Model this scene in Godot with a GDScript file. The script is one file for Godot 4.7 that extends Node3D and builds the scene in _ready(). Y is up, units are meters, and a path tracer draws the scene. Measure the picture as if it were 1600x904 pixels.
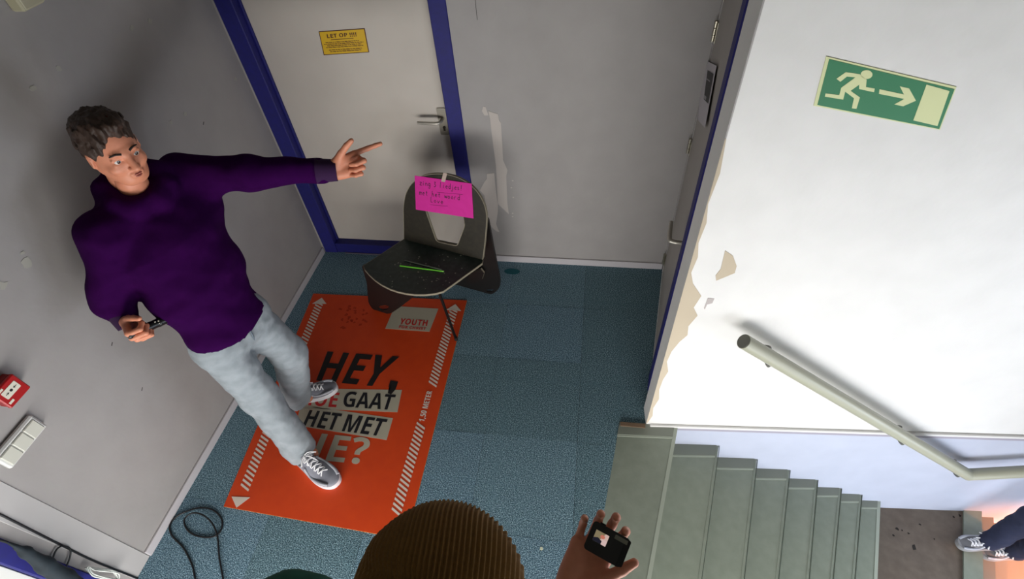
extends Node3D
# A stair landing seen from a high corner: a man pointing, a plywood chair, an orange floor mat, a stair going down on the right.

const FOCAL := 811.04
var cam_basis: Basis
var cam_at := Vector3(1.9672, 2.6, 2.5912)
var mats := {}
var used := {}
# walls: origin on the floor, x along the wall, y up, z into the room
var wall_l: Transform3D
var wall_b: Transform3D
var wall_r: Transform3D
var wall_w: Transform3D

# ------------------------------------------------------------------ measuring helpers
func ray(u: float, v: float) -> Vector3:
	return cam_basis * Vector3((u - 800.0) / FOCAL, -(v - 452.0) / FOCAL, -1.0)

func hit(u: float, v: float, n: Vector3, d: float) -> Vector3:
	var r := ray(u, v)
	return cam_at + r * ((d - n.dot(cam_at)) / n.dot(r))

func fl(u: float, v: float, y := 0.0) -> Vector3:
	return hit(u, v, Vector3.UP, y)

func bk(u: float, v: float, z := 0.0) -> Vector3:
	return hit(u, v, Vector3.BACK, z)

func pt(u: float, v: float, dist: float) -> Vector3:
	return cam_at + ray(u, v).normalized() * dist

# the wall's own x, y where that sight line meets it, off metres before it
func on(w: Transform3D, u: float, v: float, off := 0.0) -> Vector2:
	var n := w.basis.z
	var p := w.affine_inverse() * hit(u, v, n, n.dot(w.origin) + off)
	return Vector2(p.x, p.y)

func on_poly(w: Transform3D, list: Array, at := Vector2.ZERO, off := 0.0) -> PackedVector2Array:
	var out := PackedVector2Array()
	for q in list:
		out.append(on(w, q[0], q[1], off) - at)
	return out

func wall_frame(a: Vector2, b: Vector2) -> Transform3D:
	var d := (b - a).normalized()
	var x := Vector3(d.x, 0, d.y)
	return Transform3D(Basis(x, Vector3.UP, x.cross(Vector3.UP)), Vector3(a.x, 0, a.y))

# ------------------------------------------------------------------ naming
func numbered(called: String) -> String:
	if not used.has(called):
		used[called] = 0
		return called
	used[called] += 1
	return "%s_%03d" % [called, used[called]]

func thing(called: String, label: String, category: String, at := Transform3D.IDENTITY, group := "") -> Node3D:
	var o := Node3D.new()
	o.name = numbered(called)
	o.transform = at
	o.set_meta("label", label)
	o.set_meta("category", category)
	if group:
		o.set_meta("group", group)
	add_child(o, true)
	return o

func part(called: String, mesh: Mesh, m: Material, parent: Node, at := Transform3D.IDENTITY) -> MeshInstance3D:
	var o := MeshInstance3D.new()
	o.name = called
	o.mesh = mesh
	if m:
		o.material_override = m
	o.transform = at
	parent.add_child(o, true)
	return o

func struct(called: String, mesh: Mesh, m: Material, at := Transform3D.IDENTITY) -> MeshInstance3D:
	var o := part(called, mesh, m, self, at)
	o.set_meta("kind", "structure")
	return o

func base(called: String, at := Transform3D.IDENTITY) -> Node3D:
	var o := Node3D.new()
	o.name = called
	o.transform = at
	o.set_meta("kind", "structure")
	add_child(o, true)
	return o

# ------------------------------------------------------------------ materials
func noise(freq: float, octaves: int, seed_: int, kind := FastNoiseLite.TYPE_SIMPLEX_SMOOTH) -> FastNoiseLite:
	var n := FastNoiseLite.new()
	n.noise_type = kind
	n.seed = seed_
	n.frequency = freq
	n.fractal_octaves = octaves
	return n

func noise_tex(freq: float, octaves: int, seed_: int, colors: Array, size := 512, bump := 0.0) -> NoiseTexture2D:
	var t := NoiseTexture2D.new()
	t.width = size
	t.height = size
	t.seamless = true
	t.noise = noise(freq, octaves, seed_)
	if bump > 0.0:
		t.as_normal_map = true
		t.bump_strength = bump
	else:
		var g := Gradient.new()
		g.offsets = PackedFloat32Array()
		var offs := PackedFloat32Array()
		var cols := PackedColorArray()
		for i in colors.size():
			offs.append(float(i) / float(colors.size() - 1))
			cols.append(colors[i])
		g.offsets = offs
		g.colors = cols
		t.color_ramp = g
	return t

func plain(key: String, c: Color, rough := 0.7, metal := 0.0) -> StandardMaterial3D:
	if mats.has(key):
		return mats[key]
	var m := StandardMaterial3D.new()
	m.resource_name = key
	m.albedo_color = c
	m.roughness = rough
	m.metallic = metal
	mats[key] = m
	return m

func textured(key: String, colors: Array, freq: float, octaves: int, scale: float, rough: float, bump := 0.0, bump_freq := 0.0, bump_scale := 1.0, world := true) -> StandardMaterial3D:
	if mats.has(key):
		return mats[key]
	var m := StandardMaterial3D.new()
	m.resource_name = key
	m.roughness = rough
	m.albedo_texture = noise_tex(freq, octaves, key.hash() % 1000, colors)
	m.uv1_triplanar = true
	m.uv1_world_triplanar = world
	m.uv1_scale = Vector3.ONE * scale
	if bump > 0.0:
		m.normal_enabled = true
		m.normal_texture = noise_tex(bump_freq if bump_freq > 0.0 else freq, 3, 7 + key.hash() % 1000, [], 512, bump)
		m.normal_scale = bump_scale
	mats[key] = m
	return m

func grey(v: float) -> Color:
	return Color(v, v, v)

# ------------------------------------------------------------------ mesh tools
func new_st() -> SurfaceTool:
	var st := SurfaceTool.new()
	st.begin(Mesh.PRIMITIVE_TRIANGLES)
	return st

func tri(st: SurfaceTool, a: Vector3, b: Vector3, c: Vector3, n: Vector3) -> void:
	if (b - a).cross(c - a).dot(n) > 0.0:
		var k := b
		b = c
		c = k
	st.set_normal(n)
	st.add_vertex(a)
	st.set_normal(n)
	st.add_vertex(b)
	st.set_normal(n)
	st.add_vertex(c)

func quad(st: SurfaceTool, a: Vector3, b: Vector3, c: Vector3, d: Vector3, n: Vector3) -> void:
	tri(st, a, b, c, n)
	tri(st, a, c, d, n)

func caps(st: SurfaceTool, poly: PackedVector2Array, xf: Transform3D, z: float, n: Vector3) -> void:
	var ix := Geometry2D.triangulate_polygon(poly)
	for i in range(0, ix.size(), 3):
		var a := poly[ix[i]]
		var b := poly[ix[i + 1]]
		var c := poly[ix[i + 2]]
		tri(st, xf * Vector3(a.x, a.y, z), xf * Vector3(b.x, b.y, z), xf * Vector3(c.x, c.y, z), n)

# a flat outline given depth: from z0 to z1 along xf's z
func prism(st: SurfaceTool, poly: PackedVector2Array, xf: Transform3D, z0: float, z1: float, sides := true, faces := true) -> void:
	if faces:
		caps(st, poly, xf, z1, xf.basis.z.normalized())
		caps(st, poly, xf, z0, -xf.basis.z.normalized())
	if not sides:
		return
	var turn := -1.0 if Geometry2D.is_polygon_clockwise(poly) else 1.0
	for i in poly.size():
		var a := poly[i]
		var b := poly[(i + 1) % poly.size()]
		var d := (b - a).normalized()
		var n := (xf.basis * Vector3(d.y * turn, -d.x * turn, 0)).normalized()
		quad(st, xf * Vector3(a.x, a.y, z0), xf * Vector3(b.x, b.y, z0), xf * Vector3(b.x, b.y, z1), xf * Vector3(a.x, a.y, z1), n)

func prism_mesh(poly: PackedVector2Array, z0: float, z1: float, xf := Transform3D.IDENTITY) -> ArrayMesh:
	var st := new_st()
	prism(st, poly, xf, z0, z1)
	return st.commit()

func rect(x0: float, y0: float, x1: float, y1: float) -> PackedVector2Array:
	return PackedVector2Array([Vector2(x0, y0), Vector2(x1, y0), Vector2(x1, y1), Vector2(x0, y1)])

func round_rect(w: float, h: float, r: float, steps := 5) -> PackedVector2Array:
	var out := PackedVector2Array()
	var k := 0
	for c in [Vector2(w / 2 - r, h / 2 - r), Vector2(-w / 2 + r, h / 2 - r), Vector2(-w / 2 + r, -h / 2 + r), Vector2(w / 2 - r, -h / 2 + r)]:
		for i in steps + 1:
			out.append(c + Vector2.from_angle(k * PI / 2 + i * PI / 2 / steps) * r)
		k += 1
	return out

func circle(c: Vector2, rx: float, ry: float, steps := 24) -> PackedVector2Array:
	var out := PackedVector2Array()
	for i in steps:
		out.append(c + Vector2(cos(TAU * i / steps) * rx, sin(TAU * i / steps) * ry))
	return out

# box from lo to hi with chamfered edges
func box(st: SurfaceTool, lo: Vector3, hi: Vector3, xf := Transform3D.IDENTITY, bev := 0.0) -> void:
	var c := (lo + hi) / 2
	var h := (hi - lo) / 2
	bev = minf(bev, minf(h.x, minf(h.y, h.z)) * 0.9)
	for ax in 3:
		var a1 := (ax + 1) % 3
		var a2 := (ax + 2) % 3
		for s in [-1.0, 1.0]:
			var n := Vector3.ZERO
			n[ax] = s
			var p: Array[Vector3] = []
			for q in [[-1, -1], [1, -1], [1, 1], [-1, 1]]:
				var v := Vector3.ZERO
				v[ax] = h[ax] * s
				v[a1] = (h[a1] - bev) * q[0]
				v[a2] = (h[a2] - bev) * q[1]
				p.append(xf * (c + v))
			quad(st, p[0], p[1], p[2], p[3], (xf.basis * n).normalized())
			if bev > 0.0:
				for s2 in [-1.0, 1.0]:
					var e: Array[Vector3] = []
					for q in [-1.0, 1.0]:
						var v1 := Vector3.ZERO
						v1[ax] = h[ax] * s
						v1[a1] = (h[a1] - bev) * s2
						v1[a2] = (h[a2] - bev) * q
						var v2 := v1
						v2[ax] = (h[ax] - bev) * s
						v2[a1] = h[a1] * s2
						e.append(xf * (c + v1))
						e.append(xf * (c + v2))
					var n2 := n
					n2[a1] = s2
					quad(st, e[0], e[1], e[3], e[2], (xf.basis * n2).normalized())
	if bev > 0.0:
		for sx in [-1.0, 1.0]:
			for sy in [-1.0, 1.0]:
				for sz in [-1.0, 1.0]:
					var s := Vector3(sx, sy, sz)
					var b := h - Vector3.ONE * bev
					tri(st, xf * (c + Vector3(h.x, b.y, b.z) * s), xf * (c + Vector3(b.x, h.y, b.z) * s), xf * (c + Vector3(b.x, b.y, h.z) * s), (xf.basis * s).normalized())

func box_mesh(lo: Vector3, hi: Vector3, bev := 0.0) -> ArrayMesh:
	var st := new_st()
	box(st, lo, hi, Transform3D.IDENTITY, bev)
	return st.commit()

func smooth_path(pts: Array, steps := 8, closed := false) -> PackedVector3Array:
	var out := PackedVector3Array()
	var n := pts.size()
	var last := n if closed else n - 1
	for i in last:
		var p0: Vector3 = pts[(i - 1 + n) % n] if closed or i > 0 else pts[0]
		var p1: Vector3 = pts[i]
		var p2: Vector3 = pts[(i + 1) % n]
		var p3: Vector3 = pts[(i + 2) % n] if closed or i + 2 < n else pts[n - 1]
		for k in steps:
			out.append(p1.cubic_interpolate(p2, p0, p3, float(k) / steps))
	if not closed:
		out.append(pts[n - 1])
	return out

func tube(st: SurfaceTool, pts: PackedVector3Array, r0: float, r1 := -1.0, segs := 10, ends := true) -> void:
	if r1 < 0.0:
		r1 = r0
	var n := pts.size()
	var rings: Array[PackedVector3Array] = []
	var normals: Array[PackedVector3Array] = []
	var side := Vector3.ZERO
	for i in n:
		var d := (pts[mini(i + 1, n - 1)] - pts[maxi(i - 1, 0)]).normalized()
		if side == Vector3.ZERO:
			side = d.cross(Vector3.UP if absf(d.y) < 0.9 else Vector3.RIGHT).normalized()
		else:
			side = (side - d * side.dot(d)).normalized()
		var up := side.cross(d)
		var r := lerpf(r0, r1, float(i) / maxi(n - 1, 1))
		var ring := PackedVector3Array()
		var nr := PackedVector3Array()
		for k in segs:
			var q := side * cos(TAU * k / segs) + up * sin(TAU * k / segs)
			nr.append(q)
			ring.append(pts[i] + q * r)
		rings.append(ring)
		normals.append(nr)
	for i in n - 1:
		for k in segs:
			var k2 := (k + 1) % segs
			smooth_quad(st, [rings[i][k], rings[i][k2], rings[i + 1][k2], rings[i + 1][k]], [normals[i][k], normals[i][k2], normals[i + 1][k2], normals[i + 1][k]])
	if ends:
		for e in [0, n - 1]:
			var d := (pts[0] - pts[1]).normalized() if e == 0 else (pts[n - 1] - pts[n - 2]).normalized()
			for k in range(1, segs - 1):
				tri(st, rings[e][0], rings[e][k], rings[e][k + 1], d)

func smooth_quad(st: SurfaceTool, p: Array, n: Array) -> void:
	var order := [0, 1, 2, 0, 2, 3]
	var face: Vector3 = (p[1] - p[0]).cross(p[2] - p[0]) + (p[2] - p[0]).cross(p[3] - p[0])
	if face.dot(n[0] + n[1] + n[2] + n[3]) > 0.0:
		order = [0, 2, 1, 0, 3, 2]
	for i in order:
		st.set_normal(n[i])
		st.add_vertex(p[i])

func tube_mesh(pts: PackedVector3Array, r: float, segs := 10, r1 := -1.0) -> ArrayMesh:
	var st := new_st()
	tube(st, pts, r, r1, segs)
	return st.commit()

# profile of (radius, height) turned round y
func lathe(st: SurfaceTool, prof: Array, xf: Transform3D, segs := 24) -> void:
	for i in prof.size() - 1:
		var a: Vector2 = prof[i]
		var b: Vector2 = prof[i + 1]
		var d := (b - a).normalized()
		var n2 := Vector2(d.y, -d.x)
		for k in segs:
			var t0 := TAU * k / segs
			var t1 := TAU * (k + 1) / segs
			var p := []
			var n := []
			for q in [[a, t0], [a, t1], [b, t1], [b, t0]]:
				p.append(xf * Vector3(q[0].x * cos(q[1]), q[0].y, q[0].x * sin(q[1])))
				n.append((xf.basis * Vector3(n2.x * cos(q[1]), n2.y, n2.x * sin(q[1]))).normalized())
			smooth_quad(st, p, n)

# ------------------------------------------------------------------ bodies and cloth: a distance field on a grid, meshed by surface nets
class Shell:
	var v := PackedVector3Array()
	var n := PackedVector3Array()
	var ix := PackedInt32Array()
	func commit() -> ArrayMesh:
		var a := []
		a.resize(Mesh.ARRAY_MAX)
		a[Mesh.ARRAY_VERTEX] = v
		a[Mesh.ARRAY_NORMAL] = n
		a[Mesh.ARRAY_INDEX] = ix
		var m := ArrayMesh.new()
		m.add_surface_from_arrays(Mesh.PRIMITIVE_TRIANGLES, a)
		return m

class Field:
	var o: Vector3
	var c: float
	var nx: int
	var ny: int
	var nz: int
	var d := PackedFloat32Array()

	func _init(lo: Vector3, hi: Vector3, cell: float) -> void:
		o = lo
		c = cell
		nx = int(ceil((hi.x - lo.x) / cell)) + 1
		ny = int(ceil((hi.y - lo.y) / cell)) + 1
		nz = int(ceil((hi.z - lo.z) / cell)) + 1
		d.resize(nx * ny * nz)
		d.fill(1.0)

	func span(lo: Vector3, hi: Vector3) -> Array:
		return [maxi(0, int((lo.x - o.x) / c)), mini(nx - 1, int((hi.x - o.x) / c) + 1), maxi(0, int((lo.y - o.y) / c)), mini(ny - 1, int((hi.y - o.y) / c) + 1), maxi(0, int((lo.z - o.z) / c)), mini(nz - 1, int((hi.z - o.z) / c) + 1)]

	# tapered capsule; along «wide» the section is 1/thin times as broad
	func cap(a: Vector3, b: Vector3, ra: float, rb: float, k := 0.03, wide := Vector3.ZERO, thin := 1.0) -> void:
		var m := (maxf(ra, rb)) / minf(thin, 1.0) + k + 2.5 * c
		var s := span(a.min(b) - Vector3.ONE * m, a.max(b) + Vector3.ONE * m)
		var ba := b - a
		if thin != 1.0:
			ba += wide * (ba.dot(wide) * (thin - 1.0))
		var l2 := maxf(ba.length_squared(), 1e-9)
		var dr := rb - ra
		for z in range(s[4], s[5] + 1):
			for y in range(s[2], s[3] + 1):
				var i: int = (z * ny + y) * nx + s[0]
				for x in range(s[0], s[1] + 1):
					var p := Vector3(o.x + x * c, o.y + y * c, o.z + z * c) - a
					if thin != 1.0:
						p += wide * (p.dot(wide) * (thin - 1.0))
					var t := clampf(p.dot(ba) / l2, 0.0, 1.0)
					var e := (p - ba * t).length() - ra - dr * t
					var was := d[i]
					if e < was + k:
						var h := maxf(k - absf(e - was), 0.0)
						d[i] = minf(e, was) - h * h / (4.0 * k)
					i += 1

	func ell(at: Vector3, r: Vector3, k := 0.02, turn := Basis.IDENTITY) -> void:
		var m := maxf(r.x, maxf(r.y, r.z)) + k + 2.5 * c
		var s := span(at - Vector3.ONE * m, at + Vector3.ONE * m)
		var inv := turn.inverse()
		for z in range(s[4], s[5] + 1):
			for y in range(s[2], s[3] + 1):
				var i: int = (z * ny + y) * nx + s[0]
				for x in range(s[0], s[1] + 1):
					var p := inv * (Vector3(o.x + x * c, o.y + y * c, o.z + z * c) - at)
					var q := p / r
					var k0 := q.length()
					var e := k0 * (k0 - 1.0) / maxf((q / r).length(), 1e-6)
					var was := d[i]
					if e < was + k:
						var h := maxf(k - absf(e - was), 0.0)
						d[i] = minf(e, was) - h * h / (4.0 * k)
					i += 1

	func carve(at: Vector3, r: Vector3, k := 0.01) -> void:
		var m := maxf(r.x, maxf(r.y, r.z)) + k + 2.5 * c
		var s := span(at - Vector3.ONE * m, at + Vector3.ONE * m)
		for z in range(s[4], s[5] + 1):
			for y in range(s[2], s[3] + 1):
				var i: int = (z * ny + y) * nx + s[0]
				for x in range(s[0], s[1] + 1):
					var q := (Vector3(o.x + x * c, o.y + y * c, o.z + z * c) - at) / r
					var k0 := q.length()
					var e := -k0 * (k0 - 1.0) / maxf((q / r).length(), 1e-6)
					var was := d[i]
					if e > was - k:
						var h := maxf(k - absf(e - was), 0.0)
						d[i] = maxf(e, was) + h * h / (4.0 * k)
					i += 1

	# keeps what lies behind the plane through «at»
	func cut(at: Vector3, n: Vector3) -> void:
		var i := 0
		for z in nz:
			for y in ny:
				for x in nx:
					if d[i] < 0.06:
						d[i] = maxf(d[i], (Vector3(o.x + x * c, o.y + y * c, o.z + z * c) - at).dot(n))
					i += 1

	func rumple(f: FastNoiseLite, amount: float, squash := Vector3.ONE) -> void:
		var i := 0
		for z in nz:
			for y in ny:
				for x in nx:
					if absf(d[i]) < 4.0 * c:
						var p := Vector3(o.x + x * c, o.y + y * c, o.z + z * c) * squash
						d[i] += amount * f.get_noise_3dv(p)
					i += 1

	func mesh(out: Shell, xf := Transform3D.IDENTITY) -> void:
		var at := PackedInt32Array()
		at.resize(d.size())
		at.fill(-1)
		var sy := nx
		var sz := nx * ny
		var near := 2.2 * c
		for z in nz - 1:
			for y in ny - 1:
				var i := (z * ny + y) * nx
				for x in nx - 1:
					var a := d[i]
					if absf(a) < near:
						var b := d[i + 1]
						var e := d[i + sy]
						var f := d[i + sy + 1]
						var g := d[i + sz]
						var h := d[i + sz + 1]
						var k := d[i + sz + sy]
						var l := d[i + sz + sy + 1]
						var inside := int(a < 0.0) + int(b < 0.0) + int(e < 0.0) + int(f < 0.0) + int(g < 0.0) + int(h < 0.0) + int(k < 0.0) + int(l < 0.0)
						if inside > 0 and inside < 8:
							var p := Vector3.ZERO
							var m := 0
							if (a < 0.0) != (b < 0.0):
								p += Vector3(a / (a - b), 0, 0); m += 1
							if (e < 0.0) != (f < 0.0):
								p += Vector3(e / (e - f), 1, 0); m += 1
							if (g < 0.0) != (h < 0.0):
								p += Vector3(g / (g - h), 0, 1); m += 1
							if (k < 0.0) != (l < 0.0):
								p += Vector3(k / (k - l), 1, 1); m += 1
							if (a < 0.0) != (e < 0.0):
								p += Vector3(0, a / (a - e), 0); m += 1
							if (b < 0.0) != (f < 0.0):
								p += Vector3(1, b / (b - f), 0); m += 1
							if (g < 0.0) != (k < 0.0):
								p += Vector3(0, g / (g - k), 1); m += 1
							if (h < 0.0) != (l < 0.0):
								p += Vector3(1, h / (h - l), 1); m += 1
							if (a < 0.0) != (g < 0.0):
								p += Vector3(0, 0, a / (a - g)); m += 1
							if (b < 0.0) != (h < 0.0):
								p += Vector3(1, 0, b / (b - h)); m += 1
							if (e < 0.0) != (k < 0.0):
								p += Vector3(0, 1, e / (e - k)); m += 1
							if (f < 0.0) != (l < 0.0):
								p += Vector3(1, 1, f / (f - l)); m += 1
							p /= m
							at[i] = out.v.size()
							out.v.append(xf * (o + (Vector3(x, y, z) + p) * c))
							var gr := Vector3(b + f + h + l - a - e - g - k, e + f + k + l - a - b - g - h, g + h + k + l - a - b - e - f)
							out.n.append((xf.basis * gr).normalized())
					i += 1
		var mirrored := xf.basis.determinant() < 0.0
		for z in range(1, nz - 1):
			for y in range(1, ny - 1):
				var i := (z * ny + y) * nx + 1
				for x in range(1, nx - 1):
					var a := d[i]
					if absf(a) < near:
						var s := (a < 0.0) != mirrored
						if (a < 0.0) != (d[i + 1] < 0.0):
							face(out, at, i - sy - sz, i - sz, i, i - sy, s)
						if (a < 0.0) != (d[i + sy] < 0.0):
							face(out, at, i - sz - 1, i - 1, i, i - sz, s)
						if (a < 0.0) != (d[i + sz] < 0.0):
							face(out, at, i - 1 - sy, i - sy, i, i - 1, s)
					i += 1

	func face(out: Shell, at: PackedInt32Array, p: int, q: int, r: int, t: int, outward: bool) -> void:
		var a := at[p]
		var b := at[q]
		var e := at[r]
		var f := at[t]
		if a < 0 or b < 0 or e < 0 or f < 0:
			return
		if outward:
			out.ix.append_array(PackedInt32Array([a, e, b, a, f, e]))
		else:
			out.ix.append_array(PackedInt32Array([a, b, e, a, e, f]))

# right = the side of a right hand's thumb when the palm looks at -y; local axes: z towards the fingers, y out of the back of the hand, x towards the thumb
# curls: five of [base, middle, tip] bends in radians, index to little finger, then the thumb
func hand(skin: Shell, wrist: Transform3D, curls: Array, spread := 0.05, thumb_dir := Vector3(0.75, -0.35, 0.6), thumb_bend := 0.3, scale := 1.0) -> void:
	var f := Field.new(Vector3(-0.085, -0.115, -0.05), Vector3(0.12, 0.055, 0.2), 0.0032)
	var kn := [Vector3(0.030, 0.0, 0.092), Vector3(0.009, 0.004, 0.096), Vector3(-0.012, 0.002, 0.090), Vector3(-0.031, -0.004, 0.080)]
	var len := [[0.043, 0.026, 0.021], [0.047, 0.029, 0.022], [0.043, 0.027, 0.021], [0.034, 0.020, 0.018]]
	var rad := [0.0098, 0.0100, 0.0094, 0.0082]
	f.cap(Vector3(0, -0.001, -0.05), Vector3(0, 0, 0.01), 0.021, 0.020, 0.01, Vector3.RIGHT, 0.75)
	for i in 4:
		f.cap(Vector3(kn[i].x * 0.55, -0.001, 0.0), kn[i] + Vector3(0, -0.004, -0.004), 0.0155, 0.0125, 0.012)
	f.ell(Vector3(-0.02, -0.010, 0.035), Vector3(0.016, 0.014, 0.034), 0.012)
	for i in 4:
		var a: Vector3 = kn[i]
		var bend := 0.0
		var yaw: float = (1.5 - i) * spread
		var r: float = rad[i]
		for j in 3:
			bend += curls[i][j]
			var dir := Basis(Vector3.UP, yaw) * Vector3(0, -sin(bend), cos(bend))
			var b: Vector3 = a + dir * len[i][j]
			f.cap(a, b, r, r * 0.9, 0.0035)
			a = b
			r *= 0.92
	var t0 := Vector3(0.020, -0.006, 0.018)
	var dir := thumb_dir.normalized()
	var t1 := t0 + dir * 0.042
	f.cap(t0, t1, 0.0165, 0.0125, 0.012)
	var inward := (Vector3(-0.4, -0.5, 0.6)).normalized()
	dir = (dir + inward * thumb_bend).normalized()
	var t2 := t1 + dir * 0.033
	f.cap(t1, t2, 0.0115, 0.0105, 0.004)
	dir = (dir + inward * thumb_bend * 1.2).normalized()
	f.cap(t2, t2 + dir * 0.026, 0.0105, 0.0085, 0.003)
	f.mesh(skin, wrist.scaled_local(Vector3.ONE * scale))

# head in its own axes: x to its left, y up, z forward; origin between the ears
func head(skin: Shell, at: Transform3D, cell := 0.0045) -> void:
	var f := Field.new(Vector3(-0.1, -0.2, -0.13), Vector3(0.1, 0.14, 0.14), cell)
	f.ell(Vector3(0, 0.03, -0.012), Vector3(0.076, 0.094, 0.097), 0.02)
	f.ell(Vector3(0, -0.03, 0.03), Vector3(0.064, 0.085, 0.066), 0.03)
	f.ell(Vector3(0, -0.085, 0.052), Vector3(0.036, 0.026, 0.034), 0.03)
	f.cap(Vector3(-0.05, -0.05, 0.0), Vector3(-0.02, -0.092, 0.05), 0.02, 0.016, 0.03)
	f.cap(Vector3(0.05, -0.05, 0.0), Vector3(0.02, -0.092, 0.05), 0.02, 0.016, 0.03)
	f.cap(Vector3(-0.03, 0.022, 0.083), Vector3(0.03, 0.022, 0.083), 0.010, 0.010, 0.014)
	for s in [-1.0, 1.0]:
		f.carve(Vector3(0.031 * s, 0.001, 0.096), Vector3(0.018, 0.012, 0.014), 0.012)
		f.cap(Vector3(0.018 * s, 0.0075, 0.0855), Vector3(0.044 * s, 0.0065, 0.079), 0.0055, 0.0055, 0.004)
		f.cap(Vector3(0.02 * s, -0.0105, 0.0845), Vector3(0.042 * s, -0.010, 0.079), 0.0045, 0.0045, 0.004)
		f.ell(Vector3(0.04 * s, -0.03, 0.068), Vector3(0.02, 0.016, 0.018), 0.02)
		f.ell(Vector3(0.077 * s, -0.012, -0.005), Vector3(0.008, 0.031, 0.018), 0.006, Basis(Vector3.UP, 0.35 * s))
		f.carve(Vector3(0.086 * s, -0.01, 0.002), Vector3(0.006, 0.016, 0.009), 0.004)
	f.cap(Vector3(0, 0.012, 0.092), Vector3(0, -0.03, 0.112), 0.008, 0.012, 0.012)
	f.ell(Vector3(-0.012, -0.033, 0.1), Vector3(0.008, 0.007, 0.010), 0.006)
	f.ell(Vector3(0.012, -0.033, 0.1), Vector3(0.008, 0.007, 0.010), 0.006)
	f.cap(Vector3(-0.016, -0.058, 0.092), Vector3(0.016, -0.058, 0.092), 0.0065, 0.0065, 0.008)
	f.cap(Vector3(-0.013, -0.068, 0.09), Vector3(0.013, -0.068, 0.09), 0.0065, 0.0065, 0.006)
	f.carve(Vector3(0, -0.0632, 0.102), Vector3(0.02, 0.0018, 0.008), 0.003)
	f.cap(Vector3(0, -0.06, -0.02), Vector3(0, -0.19, -0.045), 0.055, 0.058, 0.03)
	f.mesh(skin, at)

func face_parts(parent: Node, at: Transform3D, hair_color: Material) -> void:
	for s in [-1.0, 1.0]:
		var e := SphereMesh.new()
		e.radius = 0.0118
		e.height = 0.0236
		e.radial_segments = 20
		e.rings = 12
		var eye := part("eye", e, plain("eye_white", Color(0.82, 0.8, 0.78), 0.3), parent, at * Transform3D(Basis.IDENTITY, Vector3(0.031 * s, 0.0, 0.0772)))
		var st := new_st()
		lathe(st, [Vector2(0.0, 0.0), Vector2(0.0055, -0.0008), Vector2(0.0058, -0.003)], Transform3D(Basis(Vector3.RIGHT, PI / 2), Vector3(0, 0, 0.0121)), 16)
		part("iris", st.commit(), plain("iris", Color(0.2, 0.13, 0.08), 0.2), eye)
		part("eyebrow", tube_mesh(smooth_path([Vector3(0.014 * s, 0.024, 0.0945), Vector3(0.03 * s, 0.029, 0.0915), Vector3(0.047 * s, 0.024, 0.0815)], 5), 0.004, 6, 0.002), hair_color, parent, at)
	var lips := new_st()
	tube(lips, smooth_path([Vector3(-0.021, -0.0625, 0.0885), Vector3(-0.007, -0.0585, 0.0985), Vector3(0, -0.0597, 0.0995), Vector3(0.007, -0.0585, 0.0985), Vector3(0.021, -0.0625, 0.0885)], 4), 0.0032, -1.0, 6)
	tube(lips, smooth_path([Vector3(-0.019, -0.0645, 0.0885), Vector3(0, -0.0685, 0.098), Vector3(0.019, -0.0645, 0.0885)], 5), 0.0034, -1.0, 6)
	part("lips", lips.commit(), plain("lips", Color(0.6, 0.32, 0.27), 0.5), parent, at)

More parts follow.
